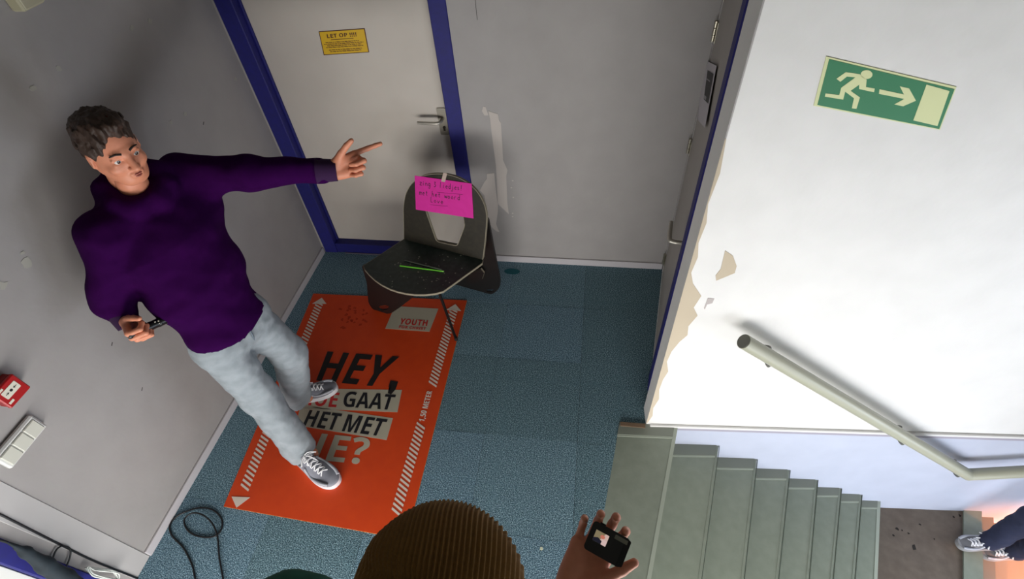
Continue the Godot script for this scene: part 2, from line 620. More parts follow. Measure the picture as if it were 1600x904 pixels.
# a running shoe: origin at the heel on the ground, x towards the toe
func shoe(parent: Node, at: Transform3D, upper_m: Material, length := 0.30, sole_m: Material = null) -> void:
	var root := Node3D.new()
	root.name = "shoe"
	root.transform = at
	parent.add_child(root, true)
	var k := length / 0.30
	var half := func(t: float) -> float:
		return k * (0.036 + 0.012 * smoothstep(0.3, 0.75, t)) * pow(maxf(1.0 - pow(absf(t * 2.0 - 1.0), 4.2), 0.0), 0.5)
	var mid := func(t: float) -> float:
		return k * 0.008 * sin(t * PI)
	var n := 28
	var sole := new_st()
	var up := new_st()
	var toe := new_st()
	var outline := func(t: float, y: float, grow: float) -> Array:
		var w: float = half.call(t) + grow
		return [Vector3(t * length, y, mid.call(t) - w), Vector3(t * length, y, mid.call(t) + w)]
	var poly := PackedVector2Array()
	var ring_t := []
	for i in n + 1:
		ring_t.append(0.5 - 0.5 * cos(PI * i / n))
	for i in n + 1:
		var q: Array = outline.call(ring_t[i], 0.0, 0.004)
		poly.append(Vector2(q[0].x, q[0].z))
	for i in range(n - 1, 0, -1):
		var q: Array = outline.call(ring_t[i], 0.0, 0.004)
		poly.append(Vector2(q[1].x, q[1].z))
	# the sole is an extrusion upwards, its top edge drawn in
	var lift := Transform3D(Basis(Vector3(1, 0, 0), Vector3(0, 0, 1), Vector3(0, -1, 0)), Vector3.ZERO)
	prism(sole, poly, lift, -0.033, 0.0)
	part("sole", sole.commit(), sole_m if sole_m else plain("shoe_white", Color(0.80, 0.80, 0.82), 0.6), root)
	# upper: rows of arched sections from the sole line to the instep
	var height := func(t: float) -> float:
		return k * (0.094 - 0.046 * smoothstep(0.38, 0.86, t) - 0.012 * smoothstep(0.85, 1.0, t) + 0.010 * (1.0 - smoothstep(0.0, 0.2, t)))
	var rows := []
	var seg := 12
	for i in n + 1:
		var t: float = ring_t[i]
		var w: float = half.call(t) - 0.001
		var row := []
		for j in seg + 1:
			var a := PI * j / seg
			var y: float = 0.030 + (height.call(t) - 0.030) * pow(maxf(sin(a), 0.0), 0.6) * minf(1.0, w / 0.02)
			row.append(Vector3(t * length, y, mid.call(t) - cos(a) * w * (1.0 if sin(a) < 0.5 else lerpf(1.0, 0.82, (sin(a) - 0.5) * 2.0))))
		rows.append(row)
	for i in n:
		for j in seg:
			var p := [rows[i][j], rows[i][j + 1], rows[i + 1][j + 1], rows[i + 1][j]]
			var fn: Vector3 = (p[2] - p[0]).cross(p[1] - p[3])
			var c: Vector3 = (p[0] + p[2]) / 2 - Vector3(length * clampf(ring_t[i], 0.15, 0.85), 0.03, 0)
			if fn.dot(c) < 0:
				fn = -fn
			quad(up, p[0], p[1], p[2], p[3], fn.normalized())
	up.index()
	var arr := up.commit()
	var sm := SurfaceTool.new()
	sm.create_from(arr, 0)
	part("upper", smooth_normals(arr), upper_m, root)
	# overlays
	for s in [-1.0, 1.0]:
		var band := new_st()
		var line := []
		for q in [[0.93, 0.040], [0.84, 0.046], [0.72, 0.046], [0.6, 0.05], [0.5, 0.075]]:
			line.append(Vector3(q[0] * length, q[1] * k, mid.call(q[0]) + s * (half.call(q[0]) * (0.97 if q[1] < 0.06 else 0.86))))
		tube(band, smooth_path(line, 4), 0.0085, 0.006, 6)
		var heel := []
		for q in [[0.04, 0.05], [0.16, 0.058], [0.3, 0.055], [0.42, 0.07]]:
			heel.append(Vector3(q[0] * length, q[1] * k, mid.call(q[0]) + s * half.call(q[0]) * 0.98))
		tube(band, smooth_path(heel, 4), 0.010, 0.006, 6)
		part("overlay", band.commit(), plain("shoe_silver", Color(0.62, 0.63, 0.66), 0.35), root)
	var tongue := new_st()
	box(tongue, Vector3(-0.065, -0.004, -0.02), Vector3(0.06, 0.004, 0.02), Transform3D(Basis(Vector3(0, 0, 1), -0.42), Vector3(0.5 * length, 0.083 * k, 0.003)), 0.003)
	part("tongue", tongue.commit(), plain("shoe_tongue", Color(0.55, 0.56, 0.6), 0.9), root)
	var collar := new_st()
	var ring := []
	for i in 14:
		var a := TAU * i / 14
		ring.append(Vector3((0.19 + 0.15 * cos(a)) * length, 0.098 * k + 0.005 * cos(2 * a) - 0.012 * cos(a), 0.003 + 0.031 * sin(a)))
	tube(collar, smooth_path(ring, 3, true), 0.007, -1.0, 8, false)
	part("collar", collar.commit(), plain("shoe_lining", Color(0.22, 0.23, 0.27), 0.9), root)
	var lace := new_st()
	for i in 6:
		var t := 0.40 + i * 0.062
		var t2 := t + 0.05
		var y0 := (height.call(t) as float) + 0.008
		var y1 := (height.call(t2) as float) + 0.008
		var w := 0.027 - i * 0.0012
		for s in [-1.0, 1.0]:
			tube(lace, smooth_path([Vector3(t * length, y0 - 0.010, -w * s + 0.003), Vector3((t + t2) / 2 * length, (y0 + y1) / 2 + 0.004, 0.003), Vector3(t2 * length, y1 - 0.010, w * s + 0.003)], 4), 0.0034, -1.0, 6)
	for s in [-1.0, 1.0]:
		var q := Vector3(0.40 * length, 0.108 * k, 0.003)
		tube(lace, smooth_path([q, q + Vector3(0.012, 0.012, 0.022 * s), q + Vector3(0.035, 0.0, 0.045 * s), q + Vector3(0.02, -0.012, 0.04 * s), q], 5), 0.003, -1.0, 6)
		tube(lace, smooth_path([q, q + Vector3(0.03, 0.0, 0.012 * s), q + Vector3(0.06, -0.02, 0.022 * s)], 5), 0.003, -1.0, 6)
	part("laces", lace.commit(), plain("lace_white", Color(0.84, 0.84, 0.85), 0.8), root)

func smooth_normals(m: ArrayMesh) -> ArrayMesh:
	var md := m.surface_get_arrays(0)
	var v: PackedVector3Array = md[Mesh.ARRAY_VERTEX]
	var n: PackedVector3Array = md[Mesh.ARRAY_NORMAL]
	var sum := {}
	for i in v.size():
		var key := (v[i] * 20000.0).round()
		sum[key] = sum.get(key, Vector3.ZERO) + n[i]
	for i in v.size():
		n[i] = (sum[(v[i] * 20000.0).round()] as Vector3).normalized()
	md[Mesh.ARRAY_NORMAL] = n
	var out := ArrayMesh.new()
	out.add_surface_from_arrays(Mesh.PRIMITIVE_TRIANGLES, md)
	return out

# ------------------------------------------------------------------ lettering
# thin raised letters stretched into the four-cornered place tl, tr, br, bl
func letters(text: String, tl: Vector3, tr: Vector3, br: Vector3, bl: Vector3, bold := true, depth := 0.0008) -> ArrayMesh:
	var tm := TextMesh.new()
	var font := SystemFont.new()
	font.font_names = PackedStringArray(["Droid Sans"])
	font.font_weight = 700 if bold else 400
	tm.font = font
	tm.font_size = 64
	tm.pixel_size = 0.01
	tm.depth = 0.01
	tm.curve_step = 1.0
	tm.text = text
	var arr := tm.get_mesh_arrays() if false else tm.surface_get_arrays(0)
	var v: PackedVector3Array = arr[Mesh.ARRAY_VERTEX]
	var nn: PackedVector3Array = arr[Mesh.ARRAY_NORMAL]
	var lo := Vector3.ONE * 1e9
	var hi := -lo
	for p in v:
		lo = lo.min(p)
		hi = hi.max(p)
	var up := (tr - tl).cross(tl - bl).normalized()
	for i in v.size():
		var q := (v[i] - lo) / (hi - lo)
		var p := bl.lerp(br, q.x).lerp(tl.lerp(tr, q.x), q.y)
		v[i] = p + up * (depth * q.z)
		nn[i] = up if nn[i].z > 0.5 else (-up if nn[i].z < -0.5 else ((br - bl).normalized() * nn[i].x + (tl - bl).normalized() * nn[i].y).normalized())
	var a := []
	a.resize(Mesh.ARRAY_MAX)
	a[Mesh.ARRAY_VERTEX] = v
	a[Mesh.ARRAY_NORMAL] = nn
	if arr[Mesh.ARRAY_INDEX] != null:
		a[Mesh.ARRAY_INDEX] = arr[Mesh.ARRAY_INDEX]
	var m := ArrayMesh.new()
	m.add_surface_from_arrays(Mesh.PRIMITIVE_TRIANGLES, a)
	return m

func flat(p: Array, up: Vector3, h: float) -> ArrayMesh:   # thin four-or-more-cornered slip, corners in space
	var st := new_st()
	var n := p.size()
	for i in range(1, n - 1):
		tri(st, p[0] + up * h, p[i] + up * h, p[i + 1] + up * h, up)
	var mid := Vector3.ZERO
	for q in p:
		mid += q / n
	for i in n:
		var a: Vector3 = p[i]
		var b: Vector3 = p[(i + 1) % n]
		quad(st, a, b, b + up * h, a + up * h, ((a + b) / 2 - mid).normalized())
	return st.commit()


# ------------------------------------------------------------------ the scene
func _ready() -> void:
	set_up_view()
	wall_l = wall_frame(Vector2(-0.01, 2.2), Vector2(0.06, 0.0))      # x runs towards the back wall
	wall_b = wall_frame(Vector2(0, 0), Vector2(1, 0))
	wall_r = wall_frame(Vector2(2.52, 0.0), Vector2(2.36, 1.19))      # x runs from the back wall to the corner
	wall_w = wall_frame(Vector2(2.36, 1.19), Vector2(3.36, 1.125))
	room()
	door_back()
	door_right()
	door_left()
	stairs()
	window_light()
	mat_on_floor()
	chair()
	handrail()
	signs()
	fittings()
	man_pointing()
	person_in_beanie()
	person_below()

func set_up_view() -> void:
	var cam := Camera3D.new()
	cam.name = "camera"
	cam.position = cam_at
	cam.rotation = Vector3(-0.8331, 0.1936, -0.0869)
	cam.fov = rad_to_deg(2.0 * atan(452.0 / FOCAL))
	cam.near = 0.05
	add_child(cam)
	cam.current = true
	cam_basis = cam.basis
	var env := Environment.new()
	env.background_mode = Environment.BG_SKY
	var sky := Sky.new()
	var sm := ProceduralSkyMaterial.new()
	sm.sky_top_color = Color(0.45, 0.6, 0.85)
	sm.sky_horizon_color = Color(0.75, 0.8, 0.88)
	sm.ground_bottom_color = Color(0.35, 0.35, 0.34)
	sm.ground_horizon_color = Color(0.6, 0.6, 0.6)
	sky.sky_material = sm
	env.sky = sky
	env.tonemap_mode = Environment.TONE_MAPPER_LINEAR
	env.tonemap_exposure = 0.86
	env.sdfgi_enabled = true
	env.ssao_enabled = true
	env.ssil_enabled = true
	var we := WorldEnvironment.new()
	we.name = "world"
	we.environment = env
	add_child(we)
	# daylight from the stairwell's two frosted windows
	area("window_daylight", Vector3(1.75, 0.4, 3.27), Vector2(2.9, 0.7), Vector3(0, 0, -1), Color(1.0, 0.985, 0.965), 9.8)
	area("window_daylight", Vector3(5.95, -0.4, 2.2), Vector2(1.7, 1.3), Vector3(-1, 0, 0), Color(0.90, 0.94, 1.0), 6.0)
	area("window_daylight", Vector3(4.2, -0.4, 3.27), Vector2(1.3, 0.9), Vector3(0, 0, -1), Color(0.94, 0.96, 1.0), 5.0)

func area(called: String, at: Vector3, size: Vector2, towards: Vector3, c: Color, energy: float) -> void:
	var l := AreaLight3D.new()
	l.name = called
	l.area_size = size
	l.light_color = c
	l.light_energy = energy
	l.area_range = 20.0
	l.shadow_enabled = true
	add_child(l, true)
	l.look_at_from_position(at, at + towards, Vector3.UP)

# ------------------------------------------------------------------ shell
func slab(st: SurfaceTool, w: Transform3D, x0: float, x1: float, y0: float, y1: float, back := -0.14) -> void:
	box(st, Vector3(x0, y0, back), Vector3(x1, y1, 0.0), w)

const CEILING := 2.78

func room() -> void:
	var grey_wall := textured("grey_wall_paint", [Color(0.575, 0.56, 0.555), Color(0.60, 0.585, 0.58)], 0.012, 3, 0.7, 0.55, 0.6, 0.06, 0.25)
	var white_wall := textured("white_wall_paint", [Color(0.80, 0.795, 0.785), Color(0.83, 0.825, 0.815)], 0.012, 3, 0.7, 0.5, 0.8, 0.05, 0.3)
	var skirting := plain("skirting_paint", Color(0.70, 0.685, 0.70), 0.45)
	var reach := 3.4
	# left wall: x = 0 lies at z 2.2, towards +x the back wall
	var st := new_st()
	slab(st, wall_l, -0.062, 2.21, 0.0, CEILING)
	slab(st, wall_l, -1.3, -0.062, 2.1, CEILING)
	slab(st, wall_l, -1.3, -1.1, 0.0, 2.1)
	var wl := struct("wall_left", st.commit(), grey_wall)
	st = new_st()
	slab(st, wall_b, -0.25, 0.074, 0.0, CEILING)
	slab(st, wall_b, 1.262, 2.66, 0.0, CEILING)
	slab(st, wall_b, 0.074, 1.262, 2.14, CEILING)
	var wb := struct("wall_back", st.commit(), grey_wall)
	var run := 1.2007
	st = new_st()
	slab(st, wall_r, -0.12, 0.03, 0.0, CEILING)
	slab(st, wall_r, 0.985, run - 0.025, 0.0, CEILING, -0.10)
	slab(st, wall_r, run - 0.025, run, 0.0, CEILING, -0.004)
	slab(st, wall_r, 0.03, 0.985, 2.12, CEILING)
	struct("wall_right", st.commit(), grey_wall)
	st = new_st()
	slab(st, wall_w, 0.0, 4.0, -2.7, CEILING, -0.10)
	var ww := struct("wall_stairwell", st.commit(), white_wall)
	# off camera: the wall behind the camera with the stair window's opening, the far end, ceiling
	st = new_st()
	box(st, Vector3(-0.3, -2.7, 3.3), Vector3(0.25, CEILING, 3.44))
	box(st, Vector3(3.25, -2.7, 3.3), Vector3(3.5, CEILING, 3.44))
	box(st, Vector3(4.9, -2.7, 3.3), Vector3(6.3, CEILING, 3.44))
	box(st, Vector3(3.5, -2.7, 3.3), Vector3(4.9, -0.9, 3.44))
	box(st, Vector3(3.5, 0.1, 3.3), Vector3(4.9, CEILING, 3.44))
	box(st, Vector3(0.25, -2.7, 3.3), Vector3(3.25, 0.02, 3.44))
	box(st, Vector3(0.25, 0.8, 3.3), Vector3(3.25, CEILING, 3.44))
	struct("wall_front", st.commit(), white_wall)
	st = new_st()
	box(st, Vector3(6.0, -2.7, 0.6), Vector3(6.14, -1.1, 3.3))
	box(st, Vector3(6.0, 0.3, 0.6), Vector3(6.14, CEILING, 3.3))
	box(st, Vector3(6.0, -1.1, 0.6), Vector3(6.14, 0.3, 1.3))
	box(st, Vector3(6.0, -1.1, 3.1), Vector3(6.14, 0.3, 3.3))
	struct("wall_end", st.commit(), white_wall)
	struct("ceiling", box_mesh(Vector3(-0.3, CEILING, -0.14), Vector3(6.3, CEILING + 0.12, 3.44)), textured("ceiling_paint", [Color(0.44, 0.435, 0.40), Color(0.48, 0.475, 0.44)], 0.02, 3, 1.0, 0.9))
	# floor: a slab with carpet tiles laid on it
	var edge_a := fl(968, 662)
	var edge_b := fl(938, 830)
	var dir := (edge_b - edge_a) / (edge_b.z - edge_a.z)
	var x_at := func(z: float) -> float:
		return edge_a.x + dir.x * (z - edge_a.z)
	var outline := PackedVector2Array([Vector2(-0.02, -0.1), Vector2(2.52, -0.1), Vector2(2.52, 0.0), Vector2(2.36, 1.19), Vector2(x_at.call(1.19) + 0.001, 1.19), Vector2(x_at.call(3.3), 3.3), Vector2(-0.06, 3.3)])
	var flat_xf := Transform3D(Basis(Vector3(1, 0, 0), Vector3(0, 0, 1), Vector3(0, -1, 0)), Vector3.ZERO)   # poly (x, z), depth downwards
	var floor_o := struct("floor", prism_mesh(outline, 0.004, 0.2, flat_xf), plain("screed", Color(0.16, 0.19, 0.2), 0.95))
	var tones := [[Color(0.15, 0.27, 0.325), Color(0.76, 0.88, 0.93)], [Color(0.14, 0.255, 0.30), Color(0.71, 0.83, 0.87)], [Color(0.155, 0.275, 0.34), Color(0.77, 0.89, 0.95)]]
	var xs := [-0.2, 0.5, 1.0, 1.5, 2.0, 2.6]
	var zs := [-0.2, 0.40, 0.83, 1.33, 1.83, 2.33, 2.83, 3.4]
	var k := 0
	for i in xs.size() - 1:
		for j in zs.size() - 1:
			var g := 0.0008
			var cell := rect(xs[i] + g, zs[j] + g, xs[i + 1] - g, zs[j + 1] - g)
			for piece in Geometry2D.intersect_polygons(cell, outline):
				var v: int = (i * 7 + j * 5 + i * j) % 3
				part("carpet_tile", prism_mesh(piece, -0.0005 * (k % 3), 0.006, flat_xf), textured("carpet_%d" % v, [tones[v][0], tones[v][0].lerp(tones[v][1], 0.15), tones[v][0].lerp(tones[v][1], 0.6), tones[v][1]], 0.17, 2, 1.6, 1.0, 7.0, 0.2, 1.0), floor_o)
				k += 1
	var cs := fl(800, 424)
	part("stain", prism_mesh(circle(Vector2(cs.x, cs.z), 0.055, 0.028, 16), -0.0018, 0.002, flat_xf), plain("teal_stain", Color(0.08, 0.33, 0.37), 1.0), floor_o)
	# skirtings: left wall up to the jamb strip, back wall right of the door
	st = new_st()
	box(st, Vector3(0.085, 0.0, 0.0), Vector3(2.19, 0.05, 0.013), wall_l, 0.003)
	struct("baseboard_left", st.commit(), skirting)
	st = new_st()
	box(st, Vector3(1.265, 0.0, 0.0), Vector3(2.515, 0.055, 0.013), wall_b, 0.003)
	struct("baseboard_back", st.commit(), skirting)
	st = new_st()
	box(st, Vector3(0.02, -0.004, 0.0), Vector3(3.6, 0.014, 0.016), wall_w, 0.003)
	struct("trim_1", st.commit(), white_wall)
	st = new_st()
	box(st, Vector3(0.02, -0.036, 0.0), Vector3(3.6, -0.004, 0.010), wall_w, 0.002)
	struct("trim_3", st.commit(), plain("trim_lavender", Color(0.58, 0.565, 0.61), 0.5))
	st = new_st()
	box(st, Vector3(0.02, -2.6, 0.0), Vector3(3.9, -0.036, 0.003), wall_w)
	part("lower_wall", st.commit(), textured("pale_blue_paint", [Color(0.67, 0.69, 0.75), Color(0.70, 0.72, 0.78)], 0.012, 3, 0.7, 0.5), ww)
	st = new_st()
	box(st, Vector3(-0.02, 0.0, 0.0), Vector3(0.083, 2.1, 0.004), wall_l, 0.002)
	struct("trim_2", st.commit(), plain("jamb_strip", Color(0.66, 0.65, 0.65), 0.5))
	# bare plaster where the paint came off: back wall
	var torn := plain("bare_plaster", Color(0.72, 0.69, 0.67), 0.9)
	part("paint_patch", prism_mesh(on_poly(wall_b, [[763, 173], [778, 178], [780, 188], [783, 192], [785, 230], [786, 250], [793, 266], [791, 275], [793, 318], [795, 334], [781, 321], [778, 318], [775, 258], [768, 206], [766, 186]]), -0.002, 0.0018), torn, wb)
	part("paint_patch", prism_mesh(on_poly(wall_b, [[772, 270], [775, 300], [778, 320], [778, 330], [775, 350], [780, 362], [776, 361], [769, 355], [763, 345], [757, 305], [750, 297], [757, 284], [761, 279], [761, 271]]), -0.002, 0.0014), torn, wb)
	part("paint_patch", prism_mesh(on_poly(wall_b, [[755, 166], [759, 167], [763, 180], [757, 180], [753, 173]]), -0.002, 0.0018), torn, wb)
	for q in [[801, 282], [799, 293], [802, 308], [801, 333], [801, 338]]:
		part("plaster_mark", prism_mesh(circle(on(wall_b, q[0], q[1]), 0.006, 0.005, 7), -0.002, 0.001), torn, wb)
	var cr := on(wall_b, 744, 14)
	part("crack", prism_mesh(rect(cr.x - 0.0012, cr.y - 0.05, cr.x + 0.0012, cr.y + 0.05), -0.002, 0.0006), plain("scuff", Color(0.2, 0.18, 0.18), 0.9), wb)
	# left wall: filler spots
	var filler := plain("filler", Color(0.62, 0.61, 0.58), 0.9)
	var r := RandomNumberGenerator.new()
	r.seed = 4
	for q in [[234, 33, 0.014], [206, 44, 0.012], [92, 108, 0.012], [51, 138, 0.014], [289, 178, 0.013], [267, 191, 0.011], [368, 124, 0.012], [41, 411, 0.022], [5, 446, 0.018], [35, 395, 0.008]]:
		var c := on(wall_l, q[0], q[1])
		var p := PackedVector2Array()
		for i in 9:
			p.append(c + Vector2.from_angle(TAU * i / 9) * q[2] * r.randf_range(0.5, 1.1))
		part("filler_spot", prism_mesh(p, -0.002, 0.0014, wall_l), filler, wl)
	for q in [[318, 195], [222, 610], [175, 540]]:
		part("scratch", prism_mesh(rect(0, 0, 0.016, 0.004), -0.002, 0.0006, wall_l * Transform3D(Basis(Vector3.BACK, 0.6), Vector3(on(wall_l, q[0], q[1]).x, on(wall_l, q[0], q[1]).y, 0))), plain("scuff", Color(0.2, 0.18, 0.18), 0.9), wl)
	# stairwell wall: chipped edge and bare spots
	var chip := plain("chipped_plaster", Color(0.70, 0.65, 0.57), 0.95)
	var strip := PackedVector2Array()
	var widths := [[0.02, 0.006], [0.10, 0.022], [0.18, 0.014], [0.27, 0.03], [0.36, 0.018], [0.45, 0.022], [0.52, 0.035], [0.60, 0.016], [0.68, 0.024], [0.75, 0.045], [0.80, 0.07], [0.86, 0.062], [0.93, 0.085], [0.98, 0.06], [1.05, 0.075], [1.12, 0.03], [1.18, 0.012], [1.26, 0.02], [1.33, 0.008], [1.42, 0.016], [1.5, 0.004], [1.62, 0.014], [1.74, 0.004]]
	for q in widths:
		strip.append(Vector2(q[1], q[0]))
	for i in range(widths.size() - 1, -1, -1):
		strip.append(Vector2(0.0005, widths[i][0]))
	part("chipped_edge", prism_mesh(strip, -0.003, 0.0016), chip, ww, wall_w)
	part("paint_patch", prism_mesh(on_poly(wall_w, [[1133, 391], [1145, 399], [1151, 415], [1148, 426], [1119, 438], [1118, 430], [1126, 420]]), -0.002, 0.0014, wall_w), chip, ww)
	part("paint_patch", prism_mesh(on_poly(wall_w, [[1106, 465], [1116, 466], [1113, 473], [1105, 475], [1101, 483], [1100, 481]]), -0.002, 0.0014, wall_w), plain("pale_chip", Color(0.66, 0.63, 0.62), 0.9), ww)

# ------------------------------------------------------------------ doors
func blue_paint() -> StandardMaterial3D:
	return textured("blue_gloss", [Color(0.04, 0.04, 0.36), Color(0.055, 0.055, 0.42)], 0.03, 3, 1.5, 0.65, 0.8, 0.02, 0.15)

func door_back() -> void:
	var blue := blue_paint()
	var root := base("door_1")
	var leaf_m := textured("door_paint", [Color(0.72, 0.69, 0.655), Color(0.745, 0.715, 0.68)], 0.01, 3, 0.6, 0.5)
	part("leaf", box_mesh(Vector3(0.165, 0.082, -0.105), Vector3(1.175, 2.1, -0.062), 0.002), leaf_m, root)
	for s in [[0.072, 0.168], [1.172, 1.262]]:
		var st := new_st()
		box(st, Vector3(s[0], 0.0, -0.12), Vector3(s[1], 2.16, 0.006), Transform3D.IDENTITY, 0.004)
		part("jamb", st.commit(), blue, root)
	part("head_jamb", box_mesh(Vector3(0.168, 2.07, -0.12), Vector3(1.172, 2.16, 0.006), 0.004), blue, root)
	part("threshold", box_mesh(Vector3(0.168, 0.0, -0.12), Vector3(1.172, 0.085, 0.0), 0.004), blue, root)
	part("threshold_strip", box_mesh(Vector3(0.23, 0.0, 0.0), Vector3(1.172, 0.008, 0.012), 0.002), plain("strip_metal", Color(0.5, 0.48, 0.52), 0.4, 0.6), root)
	# stop beads beside the leaf
	for s in [[0.168, 0.18], [1.16, 1.172]]:
		part("door_stop", box_mesh(Vector3(s[0], 0.085, -0.062), Vector3(s[1], 2.07, -0.045), 0.002), blue, root)
	var steel := plain("brushed_steel", Color(0.72, 0.70, 0.66), 0.3, 0.55)
	var c := bk(697, 187, -0.062)
	var plate := part("handle_plate", prism_mesh(round_rect(0.052, 0.17, 0.008), 0.0, 0.006), plain("plate_steel", Color(0.52, 0.50, 0.46), 0.4, 0.8), root, Transform3D(Basis.IDENTITY, Vector3(1.128, c.y - 0.01, -0.062)))
	part("door_handle", tube_mesh(smooth_path([Vector3(0.0, 0.02, 0.0), Vector3(0.0, 0.02, 0.035), Vector3(-0.012, 0.02, 0.055), Vector3(-0.035, 0.02, 0.06), Vector3(-0.09, 0.02, 0.058), Vector3(-0.135, 0.02, 0.054)], 6), 0.0095, 12), steel, plate)
	var st := new_st()
	lathe(st, [Vector2(0.0, 0.006), Vector2(0.009, 0.006), Vector2(0.009, 0.0)], Transform3D(Basis(Vector3.RIGHT, PI / 2), Vector3(0.003, -0.035, 0.004)), 16)
	box(st, Vector3(-0.003, -0.055, 0.004), Vector3(0.009, -0.035, 0.011))
	part("lock_cylinder", st.commit(), plain("lock_dark", Color(0.16, 0.14, 0.12), 0.4, 0.7), plate)

func door_right() -> void:
	var root := base("door_2", wall_r)
	var leaf_m := textured("side_door_paint", [Color(0.60, 0.575, 0.55), Color(0.625, 0.60, 0.575)], 0.01, 3, 0.6, 0.5)
	part("leaf", box_mesh(Vector3(0.036, 0.01, -0.05), Vector3(0.885, 2.08, -0.004), 0.002), leaf_m, root)
	part("hinge_jamb", box_mesh(Vector3(0.012, 0.0, -0.1), Vector3(0.028, 2.12, -0.002), 0.001), plain("dark_gap", Color(0.07, 0.06, 0.09), 0.8), root)
	part("jamb", box_mesh(Vector3(0.888, 0.0, -0.1), Vector3(0.99, 2.12, 0.012), 0.004), blue_paint(), root)
	part("head_jamb", box_mesh(Vector3(0.012, 2.08, -0.1), Vector3(0.888, 2.14, 0.012), 0.004), blue_paint(), root)
	var steel := plain("hinge_steel", Color(0.68, 0.66, 0.6), 0.35, 0.85)
	for y in [0.12, 0.98, 1.58, 1.76]:
		var st := new_st()
		for k in 3:
			lathe(st, [Vector2(0, -0.015), Vector2(0.008, -0.014), Vector2(0.008, 0.014), Vector2(0, 0.015)], Transform3D(Basis.IDENTITY, Vector3(0.032, y + (k - 1) * 0.031, 0.006)), 12)
		box(st, Vector3(0.032, y - 0.045, -0.003), Vector3(0.06, y + 0.045, -0.001))
		part("hinge", st.commit(), steel, root)
	var plate := part("handle_plate", prism_mesh(round_rect(0.045, 0.2, 0.006), 0.0, 0.005), plain("plate_grey", Color(0.5, 0.48, 0.46), 0.4, 0.7), root, Transform3D(Basis.IDENTITY, Vector3(0.84, 1.0, -0.004)))
	part("door_handle", tube_mesh(smooth_path([Vector3(0.0, 0.0, 0.0), Vector3(0.0, 0.0, 0.05), Vector3(-0.02, 0.0, 0.065), Vector3(-0.13, 0.0, 0.065)], 6), 0.010, 12), plain("brushed_steel", Color(0.72, 0.70, 0.66), 0.3, 0.55), plate)

func door_left() -> void:
	# the next door in the left wall, only its blue jamb and edge come into the frame
	var root := base("door_3", wall_l)
	part("jamb", box_mesh(Vector3(-0.13, 0.0, -0.1), Vector3(-0.064, 2.1, 0.015), 0.004), blue_paint(), root)
	part("leaf", box_mesh(Vector3(-1.03, 0.01, -0.07), Vector3(-0.132, 2.07, -0.02), 0.002), plain("white_door", Color(0.8, 0.8, 0.78), 0.5), root)
	part("jamb", box_mesh(Vector3(-1.1, 0.0, -0.1), Vector3(-1.032, 2.1, 0.015), 0.004), blue_paint(), root)
	part("head_jamb", box_mesh(Vector3(-1.032, 2.07, -0.1), Vector3(-0.13, 2.1, 0.015), 0.002), blue_paint(), root)

